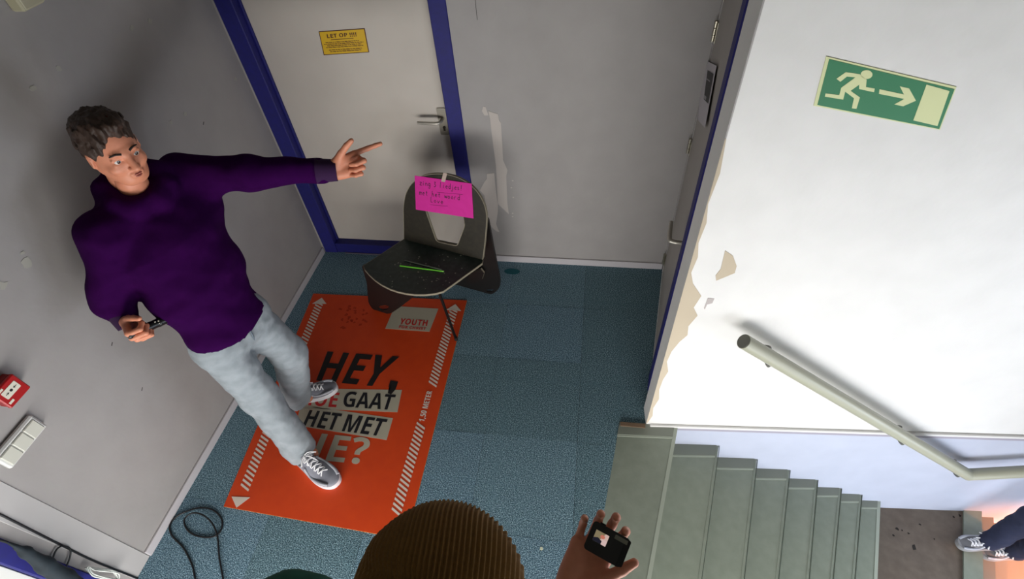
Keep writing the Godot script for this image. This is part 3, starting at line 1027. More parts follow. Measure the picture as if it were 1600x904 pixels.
# ------------------------------------------------------------------ stairs
func stairs() -> void:
	var lino := textured("stair_lino", [Color(0.47, 0.50, 0.45), Color(0.51, 0.54, 0.49)], 0.02, 4, 1.2, 0.5, 0.6, 0.1, 0.2)
	var worn := plain("worn_nosing", Color(0.60, 0.63, 0.58), 0.5)
	var skirt := plain("tread_skirt", Color(0.45, 0.47, 0.43), 0.5)
	var root := thing("staircase", "grey-green linoleum stair going down beside the white wall from the carpet edge", "staircase")
	# nosing lines: at the wall and where they leave the frame
	var top := [[1054.8, 672], [1123, 695], [1182.5, 716], [1233.6, 733], [1277, 748.5], [1314, 761.6], [1346, 771.6], [1374, 782]]
	var low := [[1015, 904], [1095, 904], [1161.5, 904], [1215.5, 904], [1263.5, 904], [1301, 904], [1335, 904], [1369, 904]]
	var a0 := fl(968, 662)
	var b0 := fl(938, 830)
	var zmax := 3.28
	var flat_xf := Transform3D(Basis(Vector3(1, 0, 0), Vector3(0, 0, 1), Vector3(0, -1, 0)), Vector3.ZERO)
	var prev := [Vector2(a0.x, 1.19), Vector2(a0.x + (b0.x - a0.x) / (b0.z - a0.z) * (zmax - a0.z), zmax)]
	var y := 0.0
	var last_y := 0.0
	for i in 8:
		var p := on(wall_w, top[i][0], top[i][1])
		y = 0.0 if i == 0 else p.y
		var a := wall_w * Vector3(p.x, 0, 0)
		var q := fl(low[i][0], low[i][1], y)
		var sl := (q.x - a.x) / (q.z - a.z)
		var now := [Vector2(a.x, a.z), Vector2(a.x + sl * (zmax - a.z), zmax)]
		var step_poly := PackedVector2Array([prev[0], now[0], now[1], prev[1]])
		var xf := flat_xf.translated(Vector3(0, y, 0))
		var st := new_st()
		prism(st, step_poly, xf, 0.0, 0.26)
		var step := part("step", st.commit(), lino, root)
		# worn nosing along the front edge
		var d: Vector2 = (now[1] - now[0]).normalized()
		var back := Vector2(-d.y, d.x)
		if back.x > 0:
			back = -back
		part("nosing", prism_mesh(PackedVector2Array([now[0] + back * 0.014 - back * 0.022, now[0] - back * 0.006, now[1] - back * 0.006, now[1] + back * 0.012, now[0] + back * 0.012]), -0.0025, 0.02, xf), worn, step)
		# upturned skirt against the wall
		var w0: Vector2 = prev[0].lerp(now[0], 0.01)
		var in0: Vector2 = (prev[1] - prev[0]).normalized()
		var depth := 0.075 - i * 0.003
		part("skirt", prism_mesh(PackedVector2Array([prev[0] + in0 * 0.001, now[0] + d * 0.001 + back * 0.012, now[0] + d * depth + back * 0.012, prev[0] + in0 * depth]), -0.006, 0.0, xf), skirt, step)
		part("skirt_line", prism_mesh(PackedVector2Array([prev[0] + in0 * depth, now[0] + d * depth + back * 0.012, now[0] + d * (depth + 0.01) + back * 0.012, prev[0] + in0 * (depth + 0.01)]), -0.0035, 0.0, xf), worn, step)
		prev = now
		last_y = y
	# wooden end piece beside the landing's edge
	part("end_block", prism_mesh(PackedVector2Array([Vector2(a0.x + 0.004, 1.192), Vector2(2.355, 1.192), Vector2(2.355, 1.215), Vector2(a0.x + 0.004, 1.215)]), -0.010, 0.02, flat_xf), plain("bare_wood", Color(0.46, 0.37, 0.29), 0.8), root)
	# lower landing and the flight after it
	var ly := -1.03
	var l0 := wall_w * Vector3(on(wall_w, 1374, 782).x - 0.02, 0, 0)
	var l1 := fl(1510, 787, ly)
	var l2 := fl(1508, 904, ly)
	var sl2 := (l2.x - l1.x) / (l2.z - l1.z)
	var e0 := Vector2(l1.x, 1.04)
	var e1 := Vector2(l1.x + sl2 * (zmax - 1.04), zmax)
	var land := PackedVector2Array([Vector2(l0.x - 0.15, 1.0), e0, e1, Vector2(prev[1].x - 0.15, zmax)])
	var landing := struct("floor", prism_mesh(land, 0.0, 0.22, flat_xf.translated(Vector3(0, ly, 0))), textured("landing_lino", [Color(0.33, 0.29, 0.25), Color(0.40, 0.355, 0.31)], 0.02, 4, 1.0, 0.6))
	part("edge_gap", prism_mesh(PackedVector2Array([e0 + Vector2(-0.012, -0.05), e0 + Vector2(0.001, -0.05), e1 + Vector2(0.001, 0), e1 + Vector2(-0.012, 0)]), -0.0015, 0.01, flat_xf.translated(Vector3(0, ly, 0))), plain("dark_gap", Color(0.07, 0.06, 0.09), 0.8), landing)
	var rr := RandomNumberGenerator.new()
	rr.seed = 5
	for q in [[1402, 826, 8], [1420, 833, 6], [1428, 854, 14], [1396, 836, 5], [1438, 819, 7], [1490, 807, 8], [1500, 805, 7], [1460, 842, 5], [1410, 828, 5]]:
		var c := fl(q[0], q[1], ly)
		var speck := PackedVector2Array()
		for k in 6:
			speck.append(Vector2(c.x, c.z) + Vector2.from_angle(TAU * k / 6) * 0.0016 * q[2] * rr.randf_range(0.3, 1.0))
		part("dirt_mark", prism_mesh(speck, -0.0008, 0.01, flat_xf.translated(Vector3(0, ly, 0))), plain("floor_dirt", Color(0.12, 0.10, 0.08), 0.9), landing)
	var lower := thing("staircase", "lower flight of steps lit orange, going on down past the brown landing", "staircase")
	var w := 0.125
	for i in 7:
		var dx0 := 0.0 if i == 0 else 0.11 + (i - 1) * w
		var dx1 := 0.11 + i * w
		var yy := ly + 0.012 - i * 0.10
		var st := new_st()
		prism(st, PackedVector2Array([e0 + Vector2(dx0 + 0.004, -0.1), e0 + Vector2(dx1, -0.1), e1 + Vector2(dx1, 0), e1 + Vector2(dx0 + 0.004, 0)]), flat_xf.translated(Vector3(0, yy, 0)), 0.0, 0.2)
		part("step", st.commit(), lino if i == 0 else plain("lower_lino", Color(0.46, 0.44, 0.40), 0.5), lower)
	struct("floor", box_mesh(Vector3(2.0, -2.7, 0.6), Vector3(6.1, -2.55, 3.4)), plain("basement_floor", Color(0.35, 0.33, 0.3), 0.8))
	# closes the space below the landing
	struct("wall_below", box_mesh(Vector3(1.6, -2.7, 1.19), Vector3(1.7, -0.2, 3.3)), plain("below_paint", grey(0.5), 0.8))
	# a lamp further down the stairwell gives the orange light
	var lamp_at := Vector3(5.35, -0.62, 1.9)
	var aim := (Vector3(4.95, -1.6, 1.15) - lamp_at).normalized()
	var lamp := thing("wall_lamp", "warm spot lamp in the stairwell shining down on the lower steps", "lamp", Transform3D(axes(aim, Vector3.UP), lamp_at))
	var stl := new_st()
	lathe(stl, [Vector2(0.02, -0.16), Vector2(0.03, -0.15), Vector2(0.04, -0.05), Vector2(0.075, 0.05)], Transform3D(Basis(Vector3.RIGHT, PI / 2), Vector3.ZERO), 20)
	part("lamp_shade", stl.commit(), plain("lamp_metal", grey(0.3), 0.4, 0.5), lamp)
	part("lamp_arm", tube_mesh(PackedVector3Array([Vector3(0, 0, -0.15), Vector3(0, 0.35, -0.55)]), 0.01, 8), plain("lamp_metal", grey(0.3), 0.4, 0.5), lamp)
	var glow := plain("lamp_glow", Color(1.0, 0.8, 0.5), 0.4)
	glow.emission_enabled = true
	glow.emission = Color(1.0, 0.6, 0.2)
	glow.emission_energy_multiplier = 2.0
	part("lamp_bulb", prism_mesh(circle(Vector2.ZERO, 0.045, 0.045, 20), 0.0, 0.01), glow, lamp)
	var o := SpotLight3D.new()
	o.name = "lamp_light"
	add_child(o, true)
	o.look_at_from_position(lamp_at + aim * 0.06, lamp_at + aim, Vector3.UP)
	o.light_color = Color(1.0, 0.55, 0.14)
	o.light_energy = 6.5
	o.spot_angle = 44.0
	o.spot_range = 20.0
	o.spot_attenuation = 2.0
	o.light_size = 0.045
	o.shadow_enabled = true

func window_light() -> void:
	var frame_m := plain("window_frame_white", grey(0.8), 0.4)
	var glass := plain("frosted_glass", Color(0.9, 0.93, 0.95), 0.9)
	glass.emission_enabled = true
	glass.emission = Color(0.93, 0.96, 1.0)
	glass.emission_energy_multiplier = 0.8
	var root := base("window_1", Transform3D(Basis.IDENTITY, Vector3(1.75, 0.4, 3.3)))
	part("window_pane", box_mesh(Vector3(-1.45, -0.35, 0.03), Vector3(1.45, 0.35, 0.05)), glass, root)
	var st := new_st()
	for q in [[-1.5, -0.38, 1.5, -0.34], [-1.5, 0.34, 1.5, 0.4], [-1.5, -0.34, -1.44, 0.34], [1.44, -0.34, 1.5, 0.34]]:
		box(st, Vector3(q[0], q[1], 0.0), Vector3(q[2], q[3], 0.1), Transform3D.IDENTITY, 0.006)
	part("window_frame", st.commit(), frame_m, root)
	root = base("window_3", Transform3D(Basis.IDENTITY, Vector3(4.2, -0.4, 3.3)))
	part("window_pane", box_mesh(Vector3(-0.65, -0.45, 0.03), Vector3(0.65, 0.45, 0.05)), glass, root)
	st = new_st()
	for q in [[-0.7, -0.5, 0.7, -0.45], [-0.7, 0.45, 0.7, 0.5], [-0.7, -0.45, -0.65, 0.45], [0.65, -0.45, 0.7, 0.45]]:
		box(st, Vector3(q[0], q[1], 0.0), Vector3(q[2], q[3], 0.1), Transform3D.IDENTITY, 0.006)
	part("window_frame", st.commit(), frame_m, root)
	root = base("window_2", Transform3D(Basis(Vector3.UP, PI / 2), Vector3(6.0, -0.4, 2.2)))
	part("window_pane", box_mesh(Vector3(-0.87, -0.67, 0.03), Vector3(0.87, 0.67, 0.05)), glass, root)
	st = new_st()
	for q in [[-0.9, -0.7, 0.9, -0.65], [-0.9, 0.65, 0.9, 0.7], [-0.9, -0.65, -0.85, 0.65], [0.85, -0.65, 0.9, 0.65]]:
		box(st, Vector3(q[0], q[1], 0.0), Vector3(q[2], q[3], 0.1), Transform3D.IDENTITY, 0.006)
	part("window_frame", st.commit(), frame_m, root)

# ------------------------------------------------------------------ the orange floor mat and its print
func mat_on_floor() -> void:
	var root := thing("floor_mat", "orange printed floor mat with black and white Dutch lettering on the blue carpet", "mat")
	var y := 0.0036
	var tl := fl(490, 459)
	var tr := fl(729.5, 469.5)
	var bl := fl(350, 791)
	var br := fl(635, 842)
	var flat_xf := Transform3D(Basis(Vector3(1, 0, 0), Vector3(0, 0, 1), Vector3(0, -1, 0)), Vector3.ZERO)
	var poly := PackedVector2Array([Vector2(tl.x, tl.z), Vector2(tr.x, tr.z), Vector2(br.x, br.z), Vector2(bl.x, bl.z)])
	var orange := textured("mat_orange", [Color(0.80, 0.235, 0.008), Color(0.83, 0.26, 0.015)], 0.012, 4, 1.6, 0.55, 0.5, 0.2, 0.2)
	part("mat", prism_mesh(poly, -y, 0.0, flat_xf), orange, root)
	part("mat_edge", mat_rim([tl, tr, br, bl], y), plain("mat_rim", Color(0.78, 0.5, 0.24), 0.7), root)
	var cream := plain("mat_cream", Color(0.69, 0.665, 0.59), 0.6)
	var white := plain("mat_white", Color(0.85, 0.80, 0.75), 0.6)
	var black := plain("mat_black", Color(0.075, 0.05, 0.045), 0.6)
	var ink := plain("mat_ink", Color(0.05, 0.05, 0.085), 0.6)
	var red := plain("mat_red", Color(0.72, 0.10, 0.09), 0.6)
	var q := func(u: float, v: float, h := 0.0) -> Vector3:
		return fl(u, v, y + h)
	# white boxes
	var slips := [
		[[617, 478], [685, 482], [671, 518], [602, 513]],
		[[462, 606], [628, 609], [621, 643.5], [455, 637]],
		[[470, 632], [614, 653], [604, 687], [462, 664]],
	]
	for s in slips:
		var c := []
		for p in s:
			c.append(q.call(p[0], p[1]))
		part("print_box", flat(c, Vector3.UP, 0.0008), cream, root)
	var h := 0.0010
	var text := func(t: String, m: Material, c: Array, bold := true) -> void:
		part("lettering", letters(t, q.call(c[0], c[1], h), q.call(c[2], c[3], h), q.call(c[4], c[5], h), q.call(c[6], c[7], h), bold, 0.0008), m, root)
	text.call("HEY", black, [512, 548, 624, 557, 594, 604, 494, 594])
	part("lettering", flat([q.call(610, 594, h), q.call(622, 596, h), q.call(618, 608, h), q.call(611, 616, h), q.call(606, 614, h), q.call(611, 605, h), q.call(607, 604, h)], Vector3.UP, 0.0008), black, root)
	text.call("HOE", red, [476, 608, 531, 613, 525, 636, 470, 632])
	text.call("GAAT", ink, [540, 611, 619, 616, 611, 640, 535, 635])
	text.call("HET", ink, [484, 640, 535, 646, 525, 672, 473, 664])
	text.call("MET", ink, [544, 647, 606, 655, 594, 681, 534, 673])
	text.call("JE?", cream, [492, 675, 580, 684, 569, 738, 466, 729])
	text.call("YOUTH", red, [627, 497, 669, 500, 667, 509.2, 623.5, 506])
	text.call("FOR CHRIST", red, [624, 508.2, 666, 511.4, 665, 515.2, 623, 512.2])
	text.call("1,50 METER", white, [654, 657, 667, 610, 677, 611, 664, 659])
	# hatched arrow lines along both long sides
	for side in [[[502, 467], [371, 789], 1.0, 0.0, 0.0], [[711, 477], [612, 824], 1.0, 1.0, 1.0]]:
		var a: Vector3 = q.call(side[0][0], side[0][1], h)
		var b: Vector3 = q.call(side[1][0], side[1][1], h)
		var d := (b - a).normalized()
		var n := Vector3(-d.z, 0, d.x)
		var length := a.distance_to(b)
		if side[3] > 0.0:
			side[3] = a.distance_to(q.call(673, 606, h)) / length
			side[4] = a.distance_to(q.call(657, 663, h)) / length
		var count := int(length / 0.0245)
		var stripes := []
		for i in count:
			var t := 0.05 + i * 0.0245
			if t > length - 0.06:
				break
			var f := t / length
			if f > side[3] and f < side[4]:
				continue
			var w := 0.027
			var p := a + d * t
			stripes.append([p - n * w, p - n * w + d * 0.012, p + n * w + d * -0.018, p + n * w + d * -0.030])
		for c in stripes:
			part("hatch_stripe", flat(c, Vector3.UP, 0.0008), white, root)
		part("arrowhead", flat([a - d * 0.012, a + d * 0.042 + n * 0.05, a + d * 0.042 - n * 0.05], Vector3.UP, 0.0008), white, root)
		if side[3] == 0.0:
			part("arrowhead", flat([b + d * 0.012, b - d * 0.042 - n * 0.05, b - d * 0.042 + n * 0.05], Vector3.UP, 0.0008), white, root)
	# scuffs of dirt
	var r := RandomNumberGenerator.new()
	r.seed = 11
	var dirt := plain("mat_dirt", Color(0.68, 0.18, 0.012), 0.9)
	for i in 26:
		var c: Vector3 = q.call(550 + r.randf_range(-18, 25), 492 + r.randf_range(-16, 22), 0.0002)
		var p := []
		for k in 7:
			p.append(c + Vector3(cos(TAU * k / 7), 0, sin(TAU * k / 7)) * r.randf_range(0.004, 0.015))
		part("dirt_mark", flat(p, Vector3.UP, 0.0003), dirt, root)

func mat_rim(c: Array, y: float) -> ArrayMesh:
	var st := new_st()
	var mid: Vector3 = (c[0] + c[1] + c[2] + c[3]) / 4
	for i in 4:
		var a: Vector3 = c[i]
		var b: Vector3 = c[(i + 1) % 4]
		var d := (b - a).normalized()
		var n := Vector3(-d.z, 0, d.x)
		if n.dot(a - mid) < 0:
			n = -n
		box(st, Vector3(0, 0, -0.001), Vector3(a.distance_to(b), y - 0.0004, 0.002), Transform3D(Basis(d, Vector3.UP, d.cross(Vector3.UP) * 1.0), a))
	return st.commit()

# ------------------------------------------------------------------ chair with the note on it
func board(poly: PackedVector2Array, xf: Transform3D, thick: float, face: Material, edge: Material, holes := []) -> ArrayMesh:
	var st := new_st()
	var pieces := [poly]
	for hole in holes:
		# split through the hole so that no piece has one
		var c := Vector2.ZERO
		for p in hole:
			c += p / hole.size()
		var out := []
		for side in [rect(c.x - 5, -5, c.x, 5), rect(c.x, -5, c.x + 5, 5)]:
			for piece in pieces:
				for a in Geometry2D.intersect_polygons(piece, side):
					out.append_array(Geometry2D.clip_polygons(a, hole))
		pieces = out
	for p in pieces:
		prism(st, p, xf, -thick / 2, thick / 2, false, true)
	st.set_material(face)
	var m := st.commit()
	var rim := new_st()
	prism(rim, poly, xf, -thick / 2, thick / 2, true, false)
	for hole in holes:
		prism(rim, hole, xf, -thick / 2, thick / 2, true, false)
	rim.set_material(edge)
	return rim.commit(m)

# the pale line where paint has worn off along an outline
func rim_line(p: PackedVector2Array, xf: Transform3D, z: float, inward := 1.0, width := 0.0034) -> ArrayMesh:
	var st := new_st()
	var turn := (-1.0 if Geometry2D.is_polygon_clockwise(p) else 1.0) * inward
	var inner := PackedVector2Array()
	var n := p.size()
	for i in n:
		var d := (p[(i + 1) % n] - p[(i - 1 + n) % n]).normalized()
		inner.append(p[i] + Vector2(-d.y, d.x) * turn * width)
	for i in n:
		var k := (i + 1) % n
		quad(st, xf * Vector3(p[i].x, p[i].y, z), xf * Vector3(p[k].x, p[k].y, z), xf * Vector3(inner[k].x, inner[k].y, z), xf * Vector3(inner[i].x, inner[i].y, z), xf.basis.z * signf(z))
	return st.commit()

func fillet(p: PackedVector2Array, r: float) -> PackedVector2Array:
	var out := PackedVector2Array()
	for i in p.size():
		var a := p[(i - 1 + p.size()) % p.size()]
		var b := p[i]
		var c := p[(i + 1) % p.size()]
		var k := minf(r, minf(a.distance_to(b), c.distance_to(b)) * 0.45)
		var s := b + (a - b).normalized() * k
		var e := b + (c - b).normalized() * k
		for j in 5:
			var t := j / 4.0
			out.append(s.lerp(b, t).lerp(b.lerp(e, t), t))
	return out

func chair() -> void:
	var dark := textured("worn_plywood", [Color(0.10, 0.086, 0.054), Color(0.13, 0.114, 0.075), Color(0.18, 0.16, 0.11)], 0.03, 4, 1.6, 0.5, 0.8, 0.08, 0.25)
	var seat_m := textured("worn_seat", [Color(0.11, 0.165, 0.145), Color(0.15, 0.205, 0.185), Color(0.21, 0.26, 0.235)], 0.03, 4, 1.6, 0.45, 0.8, 0.08, 0.25)
	var leg_m := textured("dark_leg_wood", [Color(0.055, 0.045, 0.042), Color(0.085, 0.07, 0.062)], 0.03, 3, 1.6, 0.45)
	var edge := plain("ply_edge", Color(0.50, 0.47, 0.40), 0.7)
	var dark_edge := plain("dark_edge", Color(0.12, 0.10, 0.09), 0.6)
	var h := 0.45
	var root := thing("chair", "black plywood chair with arched cut-out back and worn pale edges before the back wall", "chair")
	var flat_xf := Transform3D(Basis(Vector3(1, 0, 0), Vector3(0, 0, 1), Vector3(0, -1, 0)), Vector3(0, h, 0))
	var sp := PackedVector2Array()
	for q in [[632, 374], [668, 372], [716, 382], [755, 406], [754, 412], [693, 456], [680, 459.5], [665, 461], [650, 461], [636, 459.5], [622, 456.5], [610, 452.5], [597, 446], [586, 438.5], [577, 430], [570, 422], [568, 416]]:
		var p := fl(q[0], q[1], h)
		sp.append(Vector2(p.x, p.z))
	var seat := part("seat", board(sp, flat_xf, 0.014, seat_m, edge), null, root)
	# scuffs on the seat
	var r := RandomNumberGenerator.new()
	r.seed = 21
	var fleck := new_st()
	for i in 60:
		var p := fl(r.randf_range(610, 725), r.randf_range(388, 452), h + 0.0072)
		var s := r.randf_range(0.0018, 0.006)
		var a := r.randf() * TAU
		var c := PackedVector2Array()
		for k in 5:
			c.append(Vector2(p.x, p.z) + Vector2.from_angle(a + TAU * k / 5) * s * r.randf_range(0.6, 1.3))
		prism(fleck, c, Transform3D(flat_xf.basis, Vector3(0, p.y, 0)), -0.0004, 0.0)
	part("scuffs", fleck.commit(), plain("scuff_pale", Color(0.55, 0.57, 0.5), 0.9), seat)
	# backrest plane through the seat's back edge, leaning back a little
	var a3 := fl(632, 374, h)
	var b3 := fl(755, 406, h)
	var x := (b3 - a3).normalized()
	var back := Vector3.UP.cross(x)          # points behind the chair or before it
	if back.z > 0:
		back = -back
	var up := (Vector3.UP + back * 0.16).normalized()
	var bxf := Transform3D(Basis(x, up, x.cross(up)), a3)
	var bp := fillet(on_poly(bxf, [[632, 377], [631, 322], [634, 303], [641, 289], [651, 279], [665, 272], [682, 270], [700, 271], [716, 275.5], [732, 284], [745, 295.5], [754, 309], [760, 324], [762, 340], [759, 376], [755, 408]]), 0.03)
	var hole := fillet(on_poly(bxf, [[683, 376], [667, 330], [664, 318], [684, 310], [716, 314], [722, 325], [727, 351], [715, 383]]), 0.02)
	part("backrest", board(bp, bxf, 0.014, dark, edge, [hole]), null, root)
	var face_z := 0.0076 * signf(bxf.basis.z.dot(cam_at - bxf.origin))
	part("worn_edge", rim_line(bp, bxf, face_z), edge, root)
	part("worn_edge", rim_line(hole, bxf, face_z, -1.0), edge, root)
	part("worn_edge", rim_line(sp, flat_xf, -0.0076), edge, root)
	# rear leg panel, from behind the backrest's right side out to a rounded foot with a hole
	var foot := fl(768, 459)
	var hi := b3 + up * 0.44 + back * 0.02
	var lx := x
	var lu := (hi - foot)
	lu = (lu - lx * lu.dot(lx)).normalized()
	var rxf := Transform3D(Basis(lx, lu, lx.cross(lu)), foot)
	var rp := fillet(on_poly(rxf, [[763, 338], [772, 388], [782, 436], [781, 449], [771, 458], [756, 459.5], [742, 456], [712, 446], [706, 420], [735, 380], [748, 340]]), 0.035)
	var rh := on_poly(rxf, [[758, 452], [764, 450.5], [771, 451], [773, 453], [768, 455], [761, 455]])
	part("leg", board(rp, rxf, 0.014, leg_m, dark_edge, [rh]), null, root)
	# front leg panel under the left corner of the seat
	var ff := fl(602, 488)
	var fxf := Transform3D(Basis(x, Vector3.UP, x.cross(Vector3.UP)), ff)
	var top_y := h - 0.008
	var fp := on_poly(fxf, [[646, 463], [624, 480], [611, 488.5], [598, 488.5], [584, 483], [576.5, 472], [574, 440]])
	var lo_x := fp[6].x
	fp[0] = fp[0] + (fp[0] - fp[1]).normalized() * 0.03
	fp.append(Vector2(lo_x + 0.012, top_y))
	fp.append(Vector2(minf(fp[0].x + 0.10, lo_x + 0.40), top_y))
	var fh := on_poly(fxf, [[591, 481], [594, 476.5], [603, 475], [608.5, 477], [606, 482], [597, 484]])
	part("leg", board(fillet(fp, 0.03), fxf, 0.014, leg_m, dark_edge, [fh]), null, root)
	# thin steel front leg
	var rod_top := fl(690, 456, h) + Vector3(-0.02, -0.008, -0.01)
	part("leg", tube_mesh(PackedVector3Array([rod_top, fl(713, 531)]), 0.0085, 10), plain("black_steel", Color(0.06, 0.045, 0.04), 0.4, 0.4), root)
	part("leg_foot", tube_mesh(PackedVector3Array([fl(713, 531) + Vector3(0, 0.03, 0), fl(713, 531) + Vector3(0, 0.001, 0)]), 0.0105, 10), plain("rubber", Color(0.04, 0.04, 0.04), 0.8), root)
	# bent ply bracket seen below the right edge
	var br := on_poly(rxf, [[737, 424], [745, 418], [755, 414], [760, 420], [757, 430], [746, 437], [732, 437]])
	part("bracket", board(br, rxf.translated_local(Vector3(0, 0, 0.03)), 0.012, leg_m, edge), null, root)

	# pink note taped to the backrest
	var nxf := bxf.translated_local(Vector3(0, 0, 0.0098 * signf(bxf.basis.z.dot(cam_at - bxf.origin))))
	var note := thing("paper_note", "bright pink sheet with handwriting, taped to the top of the black chair's back", "note", nxf)
	var np := on_poly(nxf, [[648, 274], [737, 286.5], [740, 341], [650, 327]])
	var pink := textured("pink_paper", [Color(0.76, 0.10, 0.53), Color(0.78, 0.12, 0.56)], 0.02, 2, 2.0, 0.75, 0.0, 0.0, 1.0, false)
	part("sheet", prism_mesh(np, 0.0, 0.0012), pink, note)
	var tape := on_poly(nxf, [[693, 269.5], [699, 270.5], [695.5, 284], [689.5, 283]])
	part("tape", prism_mesh(tape, 0.0013, 0.0019), plain("tape_cream", Color(0.70, 0.62, 0.58), 0.4), note)
	var pen := plain("pen_ink", Color(0.14, 0.0, 0.12), 0.6)
	var rows := [["zing 3 liedjes!", [656, 288.5, 724, 297.5], 8.5], ["met het woord", [655.5, 303.5, 720, 312.5], 8.5], ["Love", [673, 315, 694, 318.5], 8.0]]
	for row in rows:
		part("handwriting", handwriting(row[0], nxf, row[1], row[2], 0.0013), pen, note)
	for ln in [[683, 300, 723, 303.5], [672.5, 319.5, 700, 321.8]]:
		var a := on(nxf, ln[0], ln[1])
		var b := on(nxf, ln[2], ln[3])
		part("underline", tube_mesh(PackedVector3Array([Vector3(a.x, a.y, 0.0013), Vector3(b.x, b.y, 0.0013)]), 0.0008, 5), pen, note)
	# two sticks on the seat
	var lime := thing("stick", "thin lime green stick lying on the chair seat, nearer its front", "stick", Transform3D.IDENTITY, "sticks on the chair seat")
	var y := h + 0.0112
	part("rod", tube_mesh(PackedVector3Array([fl(625, 415, y), fl(692.5, 423.5, y)]), 0.0042, 8), plain("lime_plastic", Color(0.45, 0.85, 0.22), 0.5), lime)
	part("tip", tube_mesh(PackedVector3Array([fl(690.5, 423.2, y), fl(693.5, 423.7, y)]), 0.0048, 8), plain("lime_tip", Color(0.62, 0.9, 0.42), 0.5), lime)
	var dull := thing("stick", "thin grey stick lying on the chair seat, touching the lime one at its right end", "stick", Transform3D.IDENTITY, "sticks on the chair seat")
	part("rod", tube_mesh(PackedVector3Array([fl(632, 406.5, y), fl(690, 421, y + 0.004)]), 0.0036, 8), plain("grey_plastic", Color(0.38, 0.42, 0.37), 0.5), dull)

# letters drawn as strokes between x 0..1 and height 0..1 (x-height 0.5)
const STROKES := {
	"z": [[0, 0.5, 0.8, 0.5, 0.05, 0.0, 0.85, 0.0]],
	"i": [[0.3, 0.5, 0.3, 0.0], [0.3, 0.68, 0.34, 0.72]],
	"n": [[0.05, 0.5, 0.05, 0.0], [0.05, 0.35, 0.4, 0.5, 0.7, 0.35, 0.75, 0.0]],
	"g": [[0.75, 0.45, 0.35, 0.52, 0.08, 0.25, 0.35, 0.0, 0.75, 0.15], [0.75, 0.5, 0.75, -0.25, 0.4, -0.42, 0.1, -0.25]],
	"3": [[0.1, 0.85, 0.6, 0.85, 0.3, 0.5, 0.7, 0.3, 0.45, 0.0, 0.05, 0.08]],
	"l": [[0.3, 1.0, 0.25, 0.0]],
	"e": [[0.1, 0.25, 0.7, 0.3, 0.45, 0.52, 0.1, 0.28, 0.35, 0.0, 0.75, 0.08]],
	"d": [[0.7, 0.4, 0.35, 0.5, 0.08, 0.25, 0.35, 0.0, 0.7, 0.15], [0.72, 0.95, 0.72, 0.0]],
	"j": [[0.5, 0.5, 0.5, -0.25, 0.25, -0.4, 0.02, -0.25], [0.5, 0.68, 0.54, 0.72]],
	"s": [[0.65, 0.45, 0.3, 0.52, 0.15, 0.36, 0.6, 0.18, 0.45, 0.0, 0.08, 0.06]],
	"!": [[0.3, 0.95, 0.3, 0.25], [0.3, 0.05, 0.32, 0.0]],
	"m": [[0.02, 0.5, 0.05, 0.0], [0.05, 0.38, 0.25, 0.5, 0.42, 0.35, 0.42, 0.0], [0.42, 0.35, 0.65, 0.5, 0.85, 0.35, 0.88, 0.0]],
	"t": [[0.35, 0.85, 0.35, 0.1, 0.6, 0.0], [0.1, 0.5, 0.65, 0.52]],
	"h": [[0.1, 1.0, 0.08, 0.0], [0.08, 0.32, 0.4, 0.5, 0.65, 0.32, 0.68, 0.0]],
	"w": [[0.02, 0.5, 0.2, 0.02, 0.45, 0.4, 0.68, 0.02, 0.95, 0.52]],
	"o": [[0.4, 0.5, 0.08, 0.25, 0.4, 0.0, 0.75, 0.25, 0.4, 0.5]],
	"r": [[0.1, 0.5, 0.1, 0.0], [0.1, 0.32, 0.35, 0.5, 0.6, 0.45]],
	"L": [[0.15, 1.0, 0.1, 0.02, 0.7, 0.0]],
	"v": [[0.05, 0.5, 0.35, 0.0, 0.75, 0.5]],
}

func handwriting(text: String, xf: Transform3D, place: Array, height_px: float, z: float) -> ArrayMesh:
	var a := on(xf, place[0], place[1])
	var b := on(xf, place[2], place[3])
	var top := on(xf, place[0], place[1] - height_px)
	var step := (b - a) / text.length()
	var up := top - a
	var st := new_st()
	for i in text.length():
		if not STROKES.has(text[i]):
			continue
		for s in STROKES[text[i]]:
			var pts := []
			for k in range(0, s.size(), 2):
				var p: Vector2 = a + step * (i + s[k] * 0.85) + up * s[k + 1]
				pts.append(Vector3(p.x, p.y, z))
			tube(st, smooth_path(pts, 3) if pts.size() > 2 else PackedVector3Array(pts), 0.0016, -1.0, 5)
	return st.commit()

